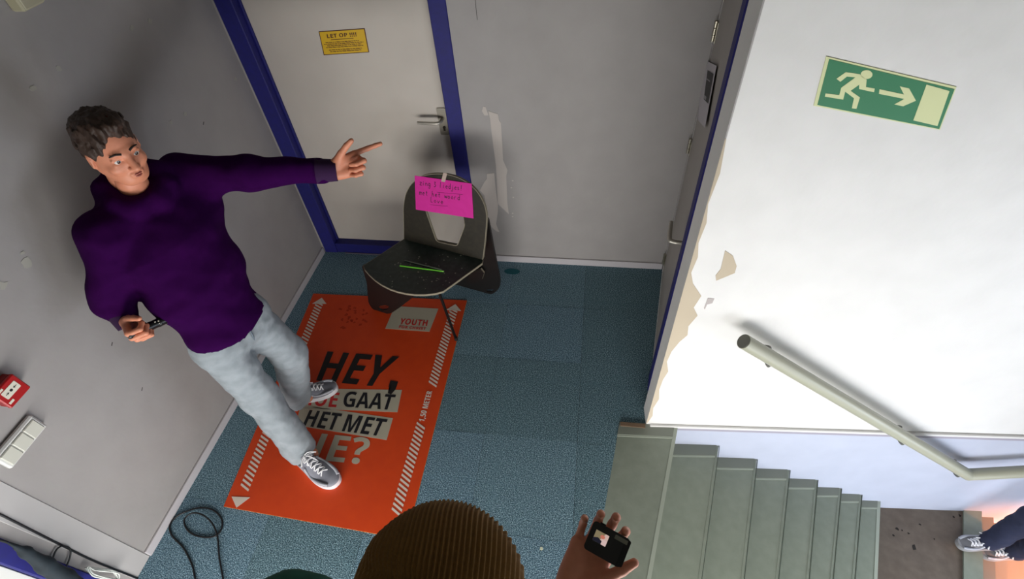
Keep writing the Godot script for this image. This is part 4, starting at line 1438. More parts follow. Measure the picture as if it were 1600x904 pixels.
# ------------------------------------------------------------------ handrail
func handrail() -> void:
	var root := thing("handrail", "pale grey-green round metal handrail sloping down the white stairwell wall on brackets", "handrail", wall_w)
	var m := plain("rail_paint", Color(0.60, 0.60, 0.53), 0.4)
	var off := 0.085
	var p := []
	for q in [[1162, 533], [1512, 741], [1700, 731]]:
		var v := on(wall_w, q[0], q[1], off)
		p.append(Vector3(v.x, v.y, off))
	p[0].z = off
	var st := new_st()
	tube(st, PackedVector3Array([p[0], p[1]]), 0.031, -1.0, 24)
	part("rail", st.commit(), m, root)
	st = new_st()
	tube(st, PackedVector3Array([p[1], p[2]]), 0.031, -1.0, 24)
	var ball := SphereMesh.new()
	ball.radius = 0.031
	ball.height = 0.062
	part("rail", st.commit(), m, root)
	part("rail_elbow", ball, m, root, Transform3D(Basis.IDENTITY, p[1]))
	var d: Vector3 = (p[1] - p[0]).normalized()
	part("end_cap", tube_mesh(PackedVector3Array([p[0] - d * 0.003, p[0] + d * 0.004]), 0.0285, 24), plain("cap_grey", Color(0.36, 0.36, 0.33), 0.7), root)
	var dark := plain("bracket_grey", Color(0.42, 0.42, 0.40), 0.45, 0.3)
	for u in [1207.0, 1418.0, 1505.0]:
		var t: float = (u - 1162.0) / (1512.0 - 1162.0)
		# where on the rail (projective, so search along it)
		var lo := 0.0
		var hi := 1.0
		for k in 24:
			var mid := (lo + hi) / 2
			var q: Vector3 = cam_basis.inverse() * (wall_w * (p[0].lerp(p[1], mid)) - cam_at)
			if 800.0 + FOCAL * q.x / -q.z < u:
				lo = mid
			else:
				hi = mid
		var c: Vector3 = p[0].lerp(p[1], lo)
		var b := new_st()
		lathe(b, [Vector2(0.0, 0.006), Vector2(0.030, 0.006), Vector2(0.034, 0.0)], Transform3D(Basis(Vector3.RIGHT, PI / 2), Vector3(c.x, c.y - 0.055, 0.0)), 20)
		tube(b, smooth_path([Vector3(c.x, c.y - 0.055, 0.0), Vector3(c.x, c.y - 0.062, off * 0.6), Vector3(c.x, c.y - 0.054, off), Vector3(c.x, c.y - 0.02, off)], 5), 0.0075, -1.0, 10)
		part("bracket", b.commit(), dark, root)

# ------------------------------------------------------------------ signs and papers
func signs() -> void:
	# yellow notice on the back door
	var zf := -0.062
	var xf := Transform3D(Basis.IDENTITY, Vector3(0, 0, zf))
	var root := thing("warning_sign", "yellow notice with red-brown border and LET OP heading on the white back door", "sign", xf)
	var c := [[498, 49], [570, 44], [577, 81.5], [506, 86]]
	var brown := plain("notice_border", Color(0.30, 0.13, 0.05), 0.6)
	part("border", prism_mesh(on_poly(xf, c), 0.0, 0.002), brown, root)
	var inner := []
	for q in c:
		inner.append([lerpf(537.75, q[0], 0.965), lerpf(65.1, q[1], 0.94)])
	part("plate", prism_mesh(on_poly(xf, inner), 0.0, 0.0028), plain("notice_yellow", Color(0.80, 0.64, 0.06), 0.5), root)
	var at := func(s: float, t: float) -> Vector3:      # s, t in 0..1 over the notice
		var a := on(xf, lerpf(lerpf(498, 570, s), lerpf(506, 577, s), t), lerpf(lerpf(49, 44, s), lerpf(86, 81.5, s), t))
		return Vector3(a.x, a.y, 0.0029)
	part("lettering", letters("LET OP !!!!", at.call(0.16, 0.13), at.call(0.8, 0.13), at.call(0.8, 0.30), at.call(0.16, 0.30), true, 0.0008), brown, root)
	part("underline", flat([at.call(0.23, 0.36), at.call(0.72, 0.36), at.call(0.72, 0.385), at.call(0.23, 0.385)], Vector3.BACK, 0.0006), brown, root)
	for q in [[0.10, 0.83, 0.47], [0.06, 0.92, 0.54], [0.12, 0.87, 0.61], [0.09, 0.9, 0.68], [0.14, 0.86, 0.79], [0.16, 0.84, 0.86]]:
		var st := new_st()
		var r := RandomNumberGenerator.new()
		r.seed = int(q[2] * 100)
		var s: float = q[0]
		while s < q[1]:
			var e: float = minf(q[1], s + r.randf_range(0.02, 0.09))
			box(st, at.call(s, q[2] + 0.022), at.call(e, q[2]) + Vector3(0, 0, 0.0006))
			s = e + 0.012
		part("small_print", st.commit(), brown, root)
	# green exit sign
	root = thing("exit_sign", "green emergency exit sign with running figure, arrow and door on the white stairwell wall", "sign", wall_w)
	var cream := plain("sign_cream", Color(0.78, 0.80, 0.60), 0.5)
	var z := func(p: Array) -> Array:
		var out := []
		for q in p:
			out.append([1240.0 + q[0] / 5.317, 60.0 + q[1] / 5.317])
		return out
	part("plate", prism_mesh(on_poly(wall_w, z.call([[270, 147], [1350, 400], [1213, 757], [165, 556]])), 0.0, 0.002), cream, root)
	part("field", prism_mesh(on_poly(wall_w, z.call([[293, 168], [1333, 418], [1206, 748], [195, 549]])), 0.0, 0.0028), plain("sign_green", Color(0.02, 0.42, 0.24), 0.5), root)
	var man := new_st()
	var body: PackedVector2Array = on_poly(wall_w, z.call([[352, 330], [430, 275], [545, 292], [603, 338], [597, 398], [670, 412], [664, 442], [540, 415], [542, 378], [470, 430], [547, 485], [518, 580], [480, 575], [498, 492], [425, 437], [408, 503], [257, 478], [262, 452], [376, 465], [392, 405], [510, 318], [438, 312], [385, 355]]))
	prism(man, body, Transform3D.IDENTITY, 0.0, 0.0034)
	var hd := []
	for k in 24:
		hd.append([602 + 49 * cos(TAU * k / 24), 295 + 37 * sin(TAU * k / 24)])
	part("running_figure", man.commit(), cream, root)
	part("figure_head", prism_mesh(on_poly(wall_w, z.call(hd)), 0.0, 0.0034), cream, root)
	part("arrow", prism_mesh(on_poly(wall_w, z.call([[710, 417], [912, 460], [878, 393], [955, 410], [1012, 512], [905, 558], [832, 543], [915, 497], [705, 455]])), 0.0, 0.0034), cream, root)
	part("door_symbol", prism_mesh(on_poly(wall_w, z.call([[1100, 378], [1290, 432], [1190, 722], [990, 675]])), 0.0, 0.0034), cream, root)
	# sheet of paper on the side door, its free edge standing off
	var w := wall_r
	root = thing("paper_sheet", "white sheet with a dark picture stuck on the grey side door on the right", "paper", w)
	var st := new_st()
	var pic := new_st()
	var rows := 10
	var pc := [on(w, 1100, 92), on(w, 1121, 103), on(w, 1104, 200), on(w, 1091, 187)]
	var bow := func(s: float, t: float) -> Vector3:
		var p: Vector2 = pc[0].lerp(pc[1], s).lerp(pc[3].lerp(pc[2], s), t)
		return Vector3(p.x, p.y, 0.0035 + 0.003 * s * t)
	var sheet := func(into: SurfaceTool, s0: float, s1: float, t0: float, t1: float, lift: float) -> void:
		for i in rows:
			for j in rows:
				var g := []
				for q in [[0, 0], [1, 0], [1, 1], [0, 1]]:
					g.append(bow.call(lerpf(s0, s1, (i + q[0]) / float(rows)), lerpf(t0, t1, (j + q[1]) / float(rows))) + Vector3(0, 0, lift))
				var n: Vector3 = (g[1] - g[0]).cross(g[0] - g[3]).normalized()
				if n.z < 0:
					n = -n
				quad(into, g[0], g[1], g[2], g[3], n)
				var e := []
				for v in g:
					e.append(v - Vector3(0, 0, 0.0006))
				quad(into, e[0], e[1], e[2], e[3], -n)
	sheet.call(st, 0.0, 1.0, 0.0, 1.0, 0.0)
	part("sheet", st.commit(), plain("paper_white", Color(0.74, 0.72, 0.74), 0.8), root)
	sheet.call(pic, 0.5, 0.93, 0.14, 0.62, 0.0012)
	part("picture", pic.commit(), plain("picture_dark", Color(0.05, 0.05, 0.06), 0.6), root)
	var caption := new_st()
	sheet.call(caption, 0.5, 0.72, 0.545, 0.60, 0.0024)
	part("caption", caption.commit(), plain("caption_pale", Color(0.6, 0.58, 0.6), 0.7), root)
	var arc := new_st()
	sheet.call(arc, 0.55, 0.8, 0.27, 0.29, 0.0024)
	part("picture_line", arc.commit(), plain("caption_pale", Color(0.6, 0.58, 0.6), 0.7), root)

# ------------------------------------------------------------------ small things on the walls and the floor
func fittings() -> void:
	# red call point: front face stands off the wall
	var d := 0.045
	var c := [on(wall_l, 9, 586, d), on(wall_l, 45, 607, d), on(wall_l, 29, 636, d), on(wall_l, -6, 614, d)]
	var mid: Vector2 = (c[0] + c[1] + c[2] + c[3]) / 4
	var xf := wall_l * Transform3D(Basis.IDENTITY, Vector3(mid.x, mid.y, 0))
	var root := thing("fire_call_point", "red square fire alarm call point with a white panel on the left wall", "fire alarm", xf)
	var red := plain("alarm_red", Color(0.62, 0.02, 0.03), 0.4)
	part("back_box", box_mesh(Vector3(-0.042, -0.042, 0.0), Vector3(0.042, 0.042, 0.03), 0.004), plain("alarm_dark_red", Color(0.55, 0.03, 0.04), 0.45), root)
	part("front", box_mesh(Vector3(-0.044, -0.044, 0.03), Vector3(0.044, 0.044, d), 0.004), red, root)
	part("panel", prism_mesh(round_rect(0.056, 0.034, 0.003), d, d + 0.0015), plain("panel_white", Color(0.82, 0.8, 0.74), 0.5), root, Transform3D(Basis.IDENTITY, Vector3(0.0, 0.008, 0)))
	var sym := new_st()
	prism(sym, circle(Vector2(0, 0.008), 0.0052, 0.0052, 14), Transform3D.IDENTITY, d + 0.001, d + 0.0022)
	for s in [-1.0, 1.0]:
		prism(sym, PackedVector2Array([Vector2(0.009 * s, 0.008), Vector2(0.016 * s, 0.013), Vector2(0.014 * s, 0.009), Vector2(0.022 * s, 0.009), Vector2(0.022 * s, 0.007), Vector2(0.014 * s, 0.007), Vector2(0.016 * s, 0.003)]), Transform3D.IDENTITY, d + 0.001, d + 0.0022)
	part("symbol", sym.commit(), plain("symbol_black", Color(0.05, 0.05, 0.05), 0.5), root)
	var lab := new_st()
	box(lab, Vector3(-0.03, 0.029, d), Vector3(-0.012, 0.037, d + 0.001))
	box(lab, Vector3(-0.036, -0.028, d), Vector3(-0.018, -0.019, d + 0.001))
	part("sticker", lab.commit(), plain("panel_white", Color(0.82, 0.8, 0.74), 0.5), root)
	var key := new_st()
	lathe(key, [Vector2(0.0, 0.02), Vector2(0.008, 0.018), Vector2(0.009, 0.0)], Transform3D(Basis(Vector3.RIGHT, PI / 2), Vector3(-0.028, 0.046, 0.012)), 12)
	part("seal", key.commit(), plain("seal_yellow", Color(0.75, 0.55, 0.12), 0.5), root)
	# triple socket
	d = 0.028
	c = [on(wall_l, 42, 648, d), on(wall_l, 65, 663, d), on(wall_l, 31, 731, d), on(wall_l, 8, 720, d)]
	mid = (c[0] + c[1] + c[2] + c[3]) / 4
	xf = wall_l * Transform3D(Basis.IDENTITY, Vector3(mid.x, mid.y, 0))
	root = thing("wall_switch", "white three-gang switch plate on the left wall below the red alarm", "switch", xf)
	var cream := plain("switch_cream", Color(0.74, 0.74, 0.70), 0.4)
	var st := new_st()
	box(st, Vector3(-0.085, -0.042, 0.0), Vector3(0.085, 0.042, 0.022), Transform3D.IDENTITY, 0.006)
	part("housing", st.commit(), plain("switch_white", Color(0.80, 0.80, 0.79), 0.4), root)
	for k in 3:
		st = new_st()
		box(st, Vector3(-0.024, -0.032, 0.02), Vector3(0.024, 0.030, 0.028), Transform3D(Basis.IDENTITY, Vector3((k - 1) * 0.0505, 0, 0)), 0.003)
		part("rocker", st.commit(), cream, root)
	# box at the top of the left wall
	var bx := on(wall_l, 36, 8)
	root = thing("junction_box", "small beige box high on the left wall at the photo's top corner", "box", wall_l * Transform3D(Basis.IDENTITY, Vector3(bx.x, bx.y, 0)))
	st = new_st()
	box(st, Vector3(-0.05, -0.005, 0.0), Vector3(0.045, 0.12, 0.05), Transform3D.IDENTITY, 0.006)
	part("case", st.commit(), plain("box_beige", Color(0.62, 0.60, 0.50), 0.6), root)
	st = new_st()
	box(st, Vector3(-0.045, 0.0, 0.05), Vector3(0.04, 0.115, 0.056), Transform3D.IDENTITY, 0.003)
	part("lid", st.commit(), plain("box_lid", Color(0.66, 0.64, 0.55), 0.6), root)
	# black cable on the carpet
	var pts := []
	for q in [[322, 985], [305, 904], [300, 882], [287, 856], [270, 838], [265, 823], [273, 809], [290, 799], [312, 793], [332, 796], [345, 808], [347, 823], [338, 836], [320, 839], [301, 834], [290, 823], [290, 811], [302, 802], [318, 805], [332, 817], [341, 838], [343, 870], [349, 904], [362, 985]]:
		pts.append(fl(q[0], q[1], 0.0045))
	for i in pts.size():
		if i > 15 and i < 23:
			pts[i].y += 0.0085 if i < 21 else 0.003
	root = thing("floor_cable", "black cable lying in a loop on the blue carpet by the left wall", "cable")
	part("cable", tube_mesh(smooth_path(pts, 6), 0.0042, 8), plain("cable_black", Color(0.03, 0.035, 0.06), 0.45), root)
	# scrap of paper on the floor
	var sc := fl(846, 857, 0.0)
	var scrap := part("paper_scrap", null, plain("scrap_white", Color(0.8, 0.82, 0.72), 0.8), self, Transform3D(Basis.IDENTITY, sc))
	st = new_st()
	prism(st, PackedVector2Array([Vector2(-0.007, -0.005), Vector2(0.003, -0.008), Vector2(0.008, 0.001), Vector2(0.001, 0.007), Vector2(-0.006, 0.004)]), Transform3D(Basis(Vector3(1, 0, 0), Vector3(0, 0, 1), Vector3(0, -1, 0)), Vector3.ZERO), -0.005, 0.0)
	scrap.mesh = st.commit()
	scrap.set_meta("label", "tiny white scrap on the blue carpet right of the beanie")
	scrap.set_meta("category", "scrap")
	# hanging black cable with a loop, left wall
	root = thing("hanging_cable", "thick black cable hanging down the left wall beside the pale jamb strip", "cable", wall_l)
	var hang := []
	for q in [[-60, 775], [0, 803], [48, 827], [98, 852], [150, 877], [217, 904], [262, 924]]:
		var a := on(wall_l, q[0], q[1], 0.007)
		hang.append(Vector3(a.x, a.y, 0.006))
	part("cable", tube_mesh(smooth_path(hang, 5), 0.0042, 8), plain("cable_black", Color(0.03, 0.035, 0.06), 0.45), root)
	var loop := []
	for q in [[97, 852], [109, 856], [110, 868], [104, 884], [96, 892], [84, 884], [83, 872], [89, 858], [97, 852]]:
		var a := on(wall_l, q[0], q[1], 0.015)
		loop.append(Vector3(a.x, a.y, 0.014))
	part("loop", tube_mesh(smooth_path(loop, 5), 0.0034, 8), plain("cable_black", Color(0.03, 0.035, 0.06), 0.45), root)
	# dark teal cap-like bag hanging beside the blue jamb
	var far := 0.085
	var bag_pts := []
	for q in [[12, 847], [40, 862], [70, 882], [100, 903], [130, 925]]:
		var a := on(wall_l, q[0], q[1], far)
		bag_pts.append(Vector3(a.x, a.y, far))
	root = thing("hanging_bag", "dark teal bag hanging on the left wall before the blue door jamb", "bag", wall_l)
	var f := Field.new(Vector3(bag_pts[4].x - 0.25, bag_pts[4].y - 0.2, -0.02), Vector3(bag_pts[0].x + 0.25, bag_pts[0].y + 0.2, 0.2), 0.008)
	var rr := [0.004, 0.016, 0.026, 0.032, 0.034]
	for i in 4:
		f.cap(bag_pts[i], bag_pts[i + 1], rr[i], rr[i + 1], 0.02)
	var skin := Shell.new()
	f.mesh(skin)
	part("bag_body", skin.commit(), textured("teal_cloth", [Color(0.012, 0.075, 0.11), Color(0.02, 0.10, 0.14)], 0.05, 2, 3.0, 0.8), root)
	var b0: Vector3 = bag_pts[0]
	part("strap", tube_mesh(smooth_path([b0, b0 + Vector3(0.0, 0.05, -0.03), Vector3(b0.x + 0.01, b0.y + 0.09, 0.001)], 5), 0.004, 8), plain("strap_dark", Color(0.03, 0.05, 0.07), 0.8), root)
	# bundled white cord
	root = thing("cord_bundle", "bundle of thin white cord hanging low by the blue jamb at the left wall", "cord", wall_l)
	var rnd := RandomNumberGenerator.new()
	rnd.seed = 8
	for k in 5:
		var lp := []
		for q in [[138, 887], [146, 897], [165, 903], [183, 905], [186, 899], [176, 892], [158, 890], [146, 888]]:
			var a := on(wall_l, q[0] + rnd.randf_range(-2.5, 2.5), q[1] + rnd.randf_range(-2.5, 2.5), 0.04)
			lp.append(Vector3(a.x, a.y, 0.03 + 0.004 * k))
		part("cord_loop", tube_mesh(smooth_path(lp, 4, true), 0.0022, 6), plain("cord_white", Color(0.8, 0.82, 0.8), 0.6), root)

# ------------------------------------------------------------------ people
func axes(z: Vector3, y: Vector3) -> Basis:
	z = z.normalized()
	y = (y - z * y.dot(z)).normalized()
	return Basis(y.cross(z), y, z)

func skin_mat() -> StandardMaterial3D:
	var m := textured("skin", [Color(0.78, 0.50, 0.385), Color(0.82, 0.54, 0.42)], 0.03, 3, 4.0, 0.5)
	m.subsurf_scatter_enabled = true
	m.subsurf_scatter_strength = 0.05
	return m

func man_pointing() -> void:
	var sl := Vector3(0.355, 1.45, 1.035)
	var sr := Vector3(0.262, 1.45, 1.405)
	var el := Vector3(0.625, 1.435, 1.005)
	var wl := pt(520, 266, cam_at.distance_to(Vector3(0.90, 1.385, 0.915)))
	var er := Vector3(0.195, 1.185, 1.51)
	var wr := pt(199, 502, cam_at.distance_to(Vector3(0.28, 1.07, 1.55)))
	var pelvis := Vector3(0.45, 0.93, 1.37)
	var chest := Vector3(0.345, 1.30, 1.245)
	var hr := Vector3(0.43, 0.88, 1.455)
	var hl := Vector3(0.475, 0.88, 1.29)
	var kr := Vector3(0.455, 0.48, 1.465)
	var kl := Vector3(0.51, 0.48, 1.225)
	var ar := Vector3(0.565, 0.09, 1.56)
	var al := Vector3(0.405, 0.09, 1.245)
	var lat := (sl - sr).normalized()
	var root := thing("person", "man in dark purple sweatshirt and light jeans, one arm stretched out pointing right", "person")
	# head
	var hc := Vector3(0.365, 1.695, 1.245)
	var hxf := Transform3D(axes(Vector3(0.86, -0.12, 0.42), Vector3(0.02, 1, -0.02)), hc)
	var body := Shell.new()
	var f := Field.new(Vector3(-0.05, 0.02, 0.8), Vector3(0.95, 1.62, 1.75), 0.018)
	f.cap(pelvis, chest, 0.10, 0.11, 0.05, lat, 0.75)
	f.cap(sl.lerp(sr, 0.15), sr.lerp(sl, 0.15), 0.065, 0.065, 0.05)
	f.cap((sl + sr) / 2, hc + Vector3(-0.02, -0.13, 0), 0.055, 0.05, 0.03)
	f.cap(sl, el, 0.045, 0.038, 0.03)
	f.cap(el, wl, 0.038, 0.026, 0.02)
	f.cap(sr, er, 0.045, 0.038, 0.03)
	f.cap(er, wr, 0.038, 0.026, 0.02)
	for leg in [[hr, kr, ar], [hl, kl, al]]:
		f.cap(leg[0], leg[1], 0.075, 0.052, 0.04)
		f.cap(leg[1], leg[2], 0.052, 0.04, 0.03)
		f.cap(leg[2], leg[2] + Vector3(0.06, -0.03, 0), 0.035, 0.03, 0.02)
	f.mesh(body)
	head(body, hxf)
	# left hand, pointing: thumb up, palm to the camera
	var tip := pt(604, 237, cam_at.distance_to(wl) + 0.015)
	var fwd := (tip - wl).normalized()
	var to_cam := (cam_at - wl).normalized()
	var back_l := -(to_cam * 0.9 + Vector3(0, -0.25, 0.1))
	var b := axes(fwd, back_l)
	b.x = -b.x                                   # a left hand
	hand(body, Transform3D(b, wl), [[0.05, 0.08, 0.05], [1.35, 1.6, 0.9], [1.45, 1.65, 0.9], [1.5, 1.6, 0.9]], 0.04, Vector3(0.75, -0.25, 0.75), 0.12, 1.22)
	# right hand round the black device: thumb side up, back of the hand to the camera
	var fr := (cam_at - wr).normalized() * 0.62 + cam_basis * Vector3(0.28, -0.6, 0.0)
	var rb := axes(fr, cam_basis * Vector3(-0.8, -0.45, 0.1))
	hand(body, Transform3D(rb, wr), [[1.15, 1.45, 0.8], [1.2, 1.5, 0.8], [1.2, 1.55, 0.8], [1.25, 1.55, 0.8]], 0.03, Vector3(0.6, -0.55, 0.75), 0.4, 1.12)
	part("body", body.commit(), skin_mat(), root)
	# device in the right hand: lies in the curled fingers, across the palm
	var grip := Transform3D(rb, wr) * Vector3(0.004, -0.034, 0.092)
	var far_end := pt(249, 503, cam_at.distance_to(grip) + 0.02)
	var ax := (far_end - grip).normalized()
	var dev := thing("handheld_device", "black rounded handheld recorder gripped in the purple-clad man's lowered hand", "device", Transform3D(axes(ax, to_cam), grip))
	var st := new_st()
	lathe(st, [Vector2(0, -0.05), Vector2(0.013, -0.049), Vector2(0.017, -0.044), Vector2(0.017, 0.085), Vector2(0.0185, 0.088), Vector2(0.0185, 0.112), Vector2(0.015, 0.118), Vector2(0, 0.12)], Transform3D(Basis(Vector3.RIGHT, PI / 2), Vector3.ZERO), 24)
	part("case", st.commit(), plain("device_black", Color(0.025, 0.03, 0.03), 0.35), dev)
	st = new_st()
	lathe(st, [Vector2(0.0178, 0.06), Vector2(0.0185, 0.062), Vector2(0.0185, 0.066), Vector2(0.0178, 0.068)], Transform3D(Basis(Vector3.RIGHT, PI / 2), Vector3.ZERO), 24)
	part("ring", st.commit(), plain("device_ring", Color(0.10, 0.11, 0.10), 0.3), dev)
	for s in [[0.010, -0.004], [0.008, 0.008], [-0.002, 0.006]]:
		var sp := SphereMesh.new()
		sp.radius = 0.003
		sp.height = 0.006
		part("button", sp, plain("button_white", Color(0.75, 0.74, 0.68), 0.4), dev, Transform3D(Basis.IDENTITY, Vector3(s[0], 0.0145, 0.052 + s[1])))
	face_parts(root, hxf, plain("hair_brown", Color(0.13, 0.085, 0.055), 0.7))
	# hair: a cap over the skull, open at the face
	var hf := Field.new(Vector3(-0.11, -0.1, -0.14), Vector3(0.11, 0.17, 0.14), 0.0055)
	hf.ell(Vector3(0, 0.038, -0.016), Vector3(0.084, 0.096, 0.105), 0.02)
	hf.ell(Vector3(0.01, 0.108, 0.025), Vector3(0.055, 0.026, 0.06), 0.03)
	hf.ell(Vector3(0, -0.02, -0.06), Vector3(0.07, 0.07, 0.05), 0.03)
	hf.carve(Vector3(0, -0.012, 0.105), Vector3(0.078, 0.092, 0.062), 0.015)
	hf.carve(Vector3(0, -0.095, 0.035), Vector3(0.12, 0.085, 0.085), 0.015)
	hf.rumple(noise(34.0, 3, 3), 0.011, Vector3(1.5, 0.5, 0.7))
	var hs := Shell.new()
	hf.mesh(hs, hxf)
	part("hair", hs.commit(), textured("hair_brown_strands", [Color(0.13, 0.075, 0.04), Color(0.25, 0.155, 0.09)], 0.08, 3, 9.0, 0.6, 3.0, 0.12, 0.8), root)
	# sweatshirt
	var g := Field.new(Vector3(-0.02, 0.78, 0.82), Vector3(0.98, 1.68, 1.78), 0.0105)
	g.cap(pelvis + Vector3(0.01, -0.02, 0.0), Vector3(0.40, 1.12, 1.31), 0.130, 0.134, 0.06, lat, 0.73)
	g.cap(Vector3(0.40, 1.12, 1.31), chest, 0.134, 0.142, 0.06, lat, 0.71)
	g.cap(chest, Vector3(0.318, 1.41, 1.22), 0.142, 0.10, 0.06, lat, 0.60)
	g.cap(sl.lerp(sr, 0.08) + Vector3(0, -0.015, 0), sr.lerp(sl, 0.08) + Vector3(0, -0.015, 0), 0.082, 0.082, 0.06)
	g.cap(sl + Vector3(0, -0.02, 0), el, 0.082, 0.066, 0.06)
	g.cap(el, wl - (wl - el).normalized() * 0.045, 0.066, 0.049, 0.03)
	g.cap(sr + Vector3(0, -0.02, 0), er, 0.084, 0.068, 0.035)
	g.cap(er, wr - (wr - er).normalized() * 0.03, 0.066, 0.047, 0.02)
	# hood lying round the neck
	var nk := Vector3(0.325, 1.515, 1.225)
	var ringp := []
	for k in 8:
		var a := TAU * k / 8
		ringp.append(nk + lat * (0.095 * cos(a)) + Vector3(0.9, 0, 0.25) * (0.08 * sin(a)) + Vector3(0, -0.035 * sin(a), 0))
	for k in 8:
		g.cap(ringp[k], ringp[(k + 1) % 8], 0.036, 0.036, 0.03)
	g.ell(nk + Vector3(-0.085, -0.03, -0.02), Vector3(0.05, 0.075, 0.11), 0.04)
	g.rumple(noise(5.0, 2, 12), 0.014, Vector3(0.9, 1.2, 0.9))
	g.cut(pelvis + Vector3(0, -0.01, 0), Vector3(-0.12, -1, 0.0).normalized())
	var hoodie := Shell.new()
	g.mesh(hoodie)
	var hood_m := textured("purple_fleece", [Color(0.155, 0.01, 0.205), Color(0.185, 0.015, 0.24)], 0.02, 3, 2.0, 0.92, 1.2, 0.25, 0.35)
	hood_m.metallic_specular = 0.15
	part("sweatshirt", hoodie.commit(), hood_m, root)
	for q in [[wl, el, 0.0495], [wr, er, 0.0475]]:
		var d: Vector3 = (q[0] - q[1]).normalized()
		part("cuff", tube_mesh(PackedVector3Array([q[0] - d * 0.065, q[0] - d * 0.05, q[0] - d * 0.015, q[0] + d * 0.016]), q[2] + 0.002, 24, q[2] * 0.9), textured("purple_rib", [Color(0.145, 0.009, 0.19), Color(0.175, 0.013, 0.225)], 0.05, 2, 4.0, 0.95), root)
	# jeans
	var j := Field.new(Vector3(0.2, 0.03, 1.03), Vector3(0.72, 1.03, 1.7), 0.0105)
	j.cap(pelvis + Vector3(0.0, 0.04, 0), pelvis + Vector3(0, -0.06, 0), 0.108, 0.118, 0.05, lat, 0.72)
	for leg in [[hr, kr, ar], [hl, kl, al]]:
		j.cap(leg[0], leg[1], 0.098, 0.083, 0.05)
		j.cap(leg[1], leg[2] + Vector3(0, -0.03, 0), 0.083, 0.078, 0.04)
	j.rumple(noise(6.5, 3, 31), 0.012, Vector3(1.0, 1.3, 1.0))
	j.cut(Vector3(0.5, 0.055, 1.4), Vector3(0.1, -1, 0.0).normalized())
	var js := Shell.new()
	j.mesh(js)
	var denim := textured("pale_denim", [Color(0.46, 0.49, 0.51), Color(0.52, 0.55, 0.57), Color(0.57, 0.595, 0.615)], 0.018, 4, 1.6, 0.9, 1.5, 0.3, 0.3)
	var jeans := part("jeans", js.commit(), denim, root)
	var seam := plain("denim_seam", Color(0.36, 0.40, 0.44), 0.9)
	part("fly_seam", tube_mesh(smooth_path([Vector3(0.565, 0.92, 1.39), Vector3(0.572, 0.87, 1.395), Vector3(0.55, 0.81, 1.39), Vector3(0.51, 0.77, 1.375)], 5), 0.004, 6), seam, jeans)
	for a in [ar, al]:
		part("sock", tube_mesh(PackedVector3Array([a + Vector3(-0.005, 0.06, 0), a + Vector3(0, 0.0, 0), a + Vector3(0.03, -0.03, 0)]), 0.053, 16), plain("sock_grey", Color(0.55, 0.55, 0.58), 0.9), root)
	# shoes
	var mesh_m := textured("shoe_mesh", [Color(0.44, 0.445, 0.485), Color(0.53, 0.535, 0.575)], 0.12, 2, 6.0, 0.8, 2.0, 0.3, 0.5)
	var toe := fl(530, 758, 0.0)
	var heel := fl(463, 706, 0.0)
	foot_at(root, heel, toe, mesh_m)
	toe = fl(529, 606, 0.0)
	heel = fl(448, 628, 0.0)
	foot_at(root, heel, toe, mesh_m)

func foot_at(root: Node, heel: Vector3, toe: Vector3, m: Material, sole_m: Material = null) -> void:
	var x := (toe - heel).normalized()
	shoe(root, Transform3D(Basis(x, Vector3.UP, x.cross(Vector3.UP)), heel + Vector3(0, 0.0042, 0)), m, heel.distance_to(toe), sole_m)

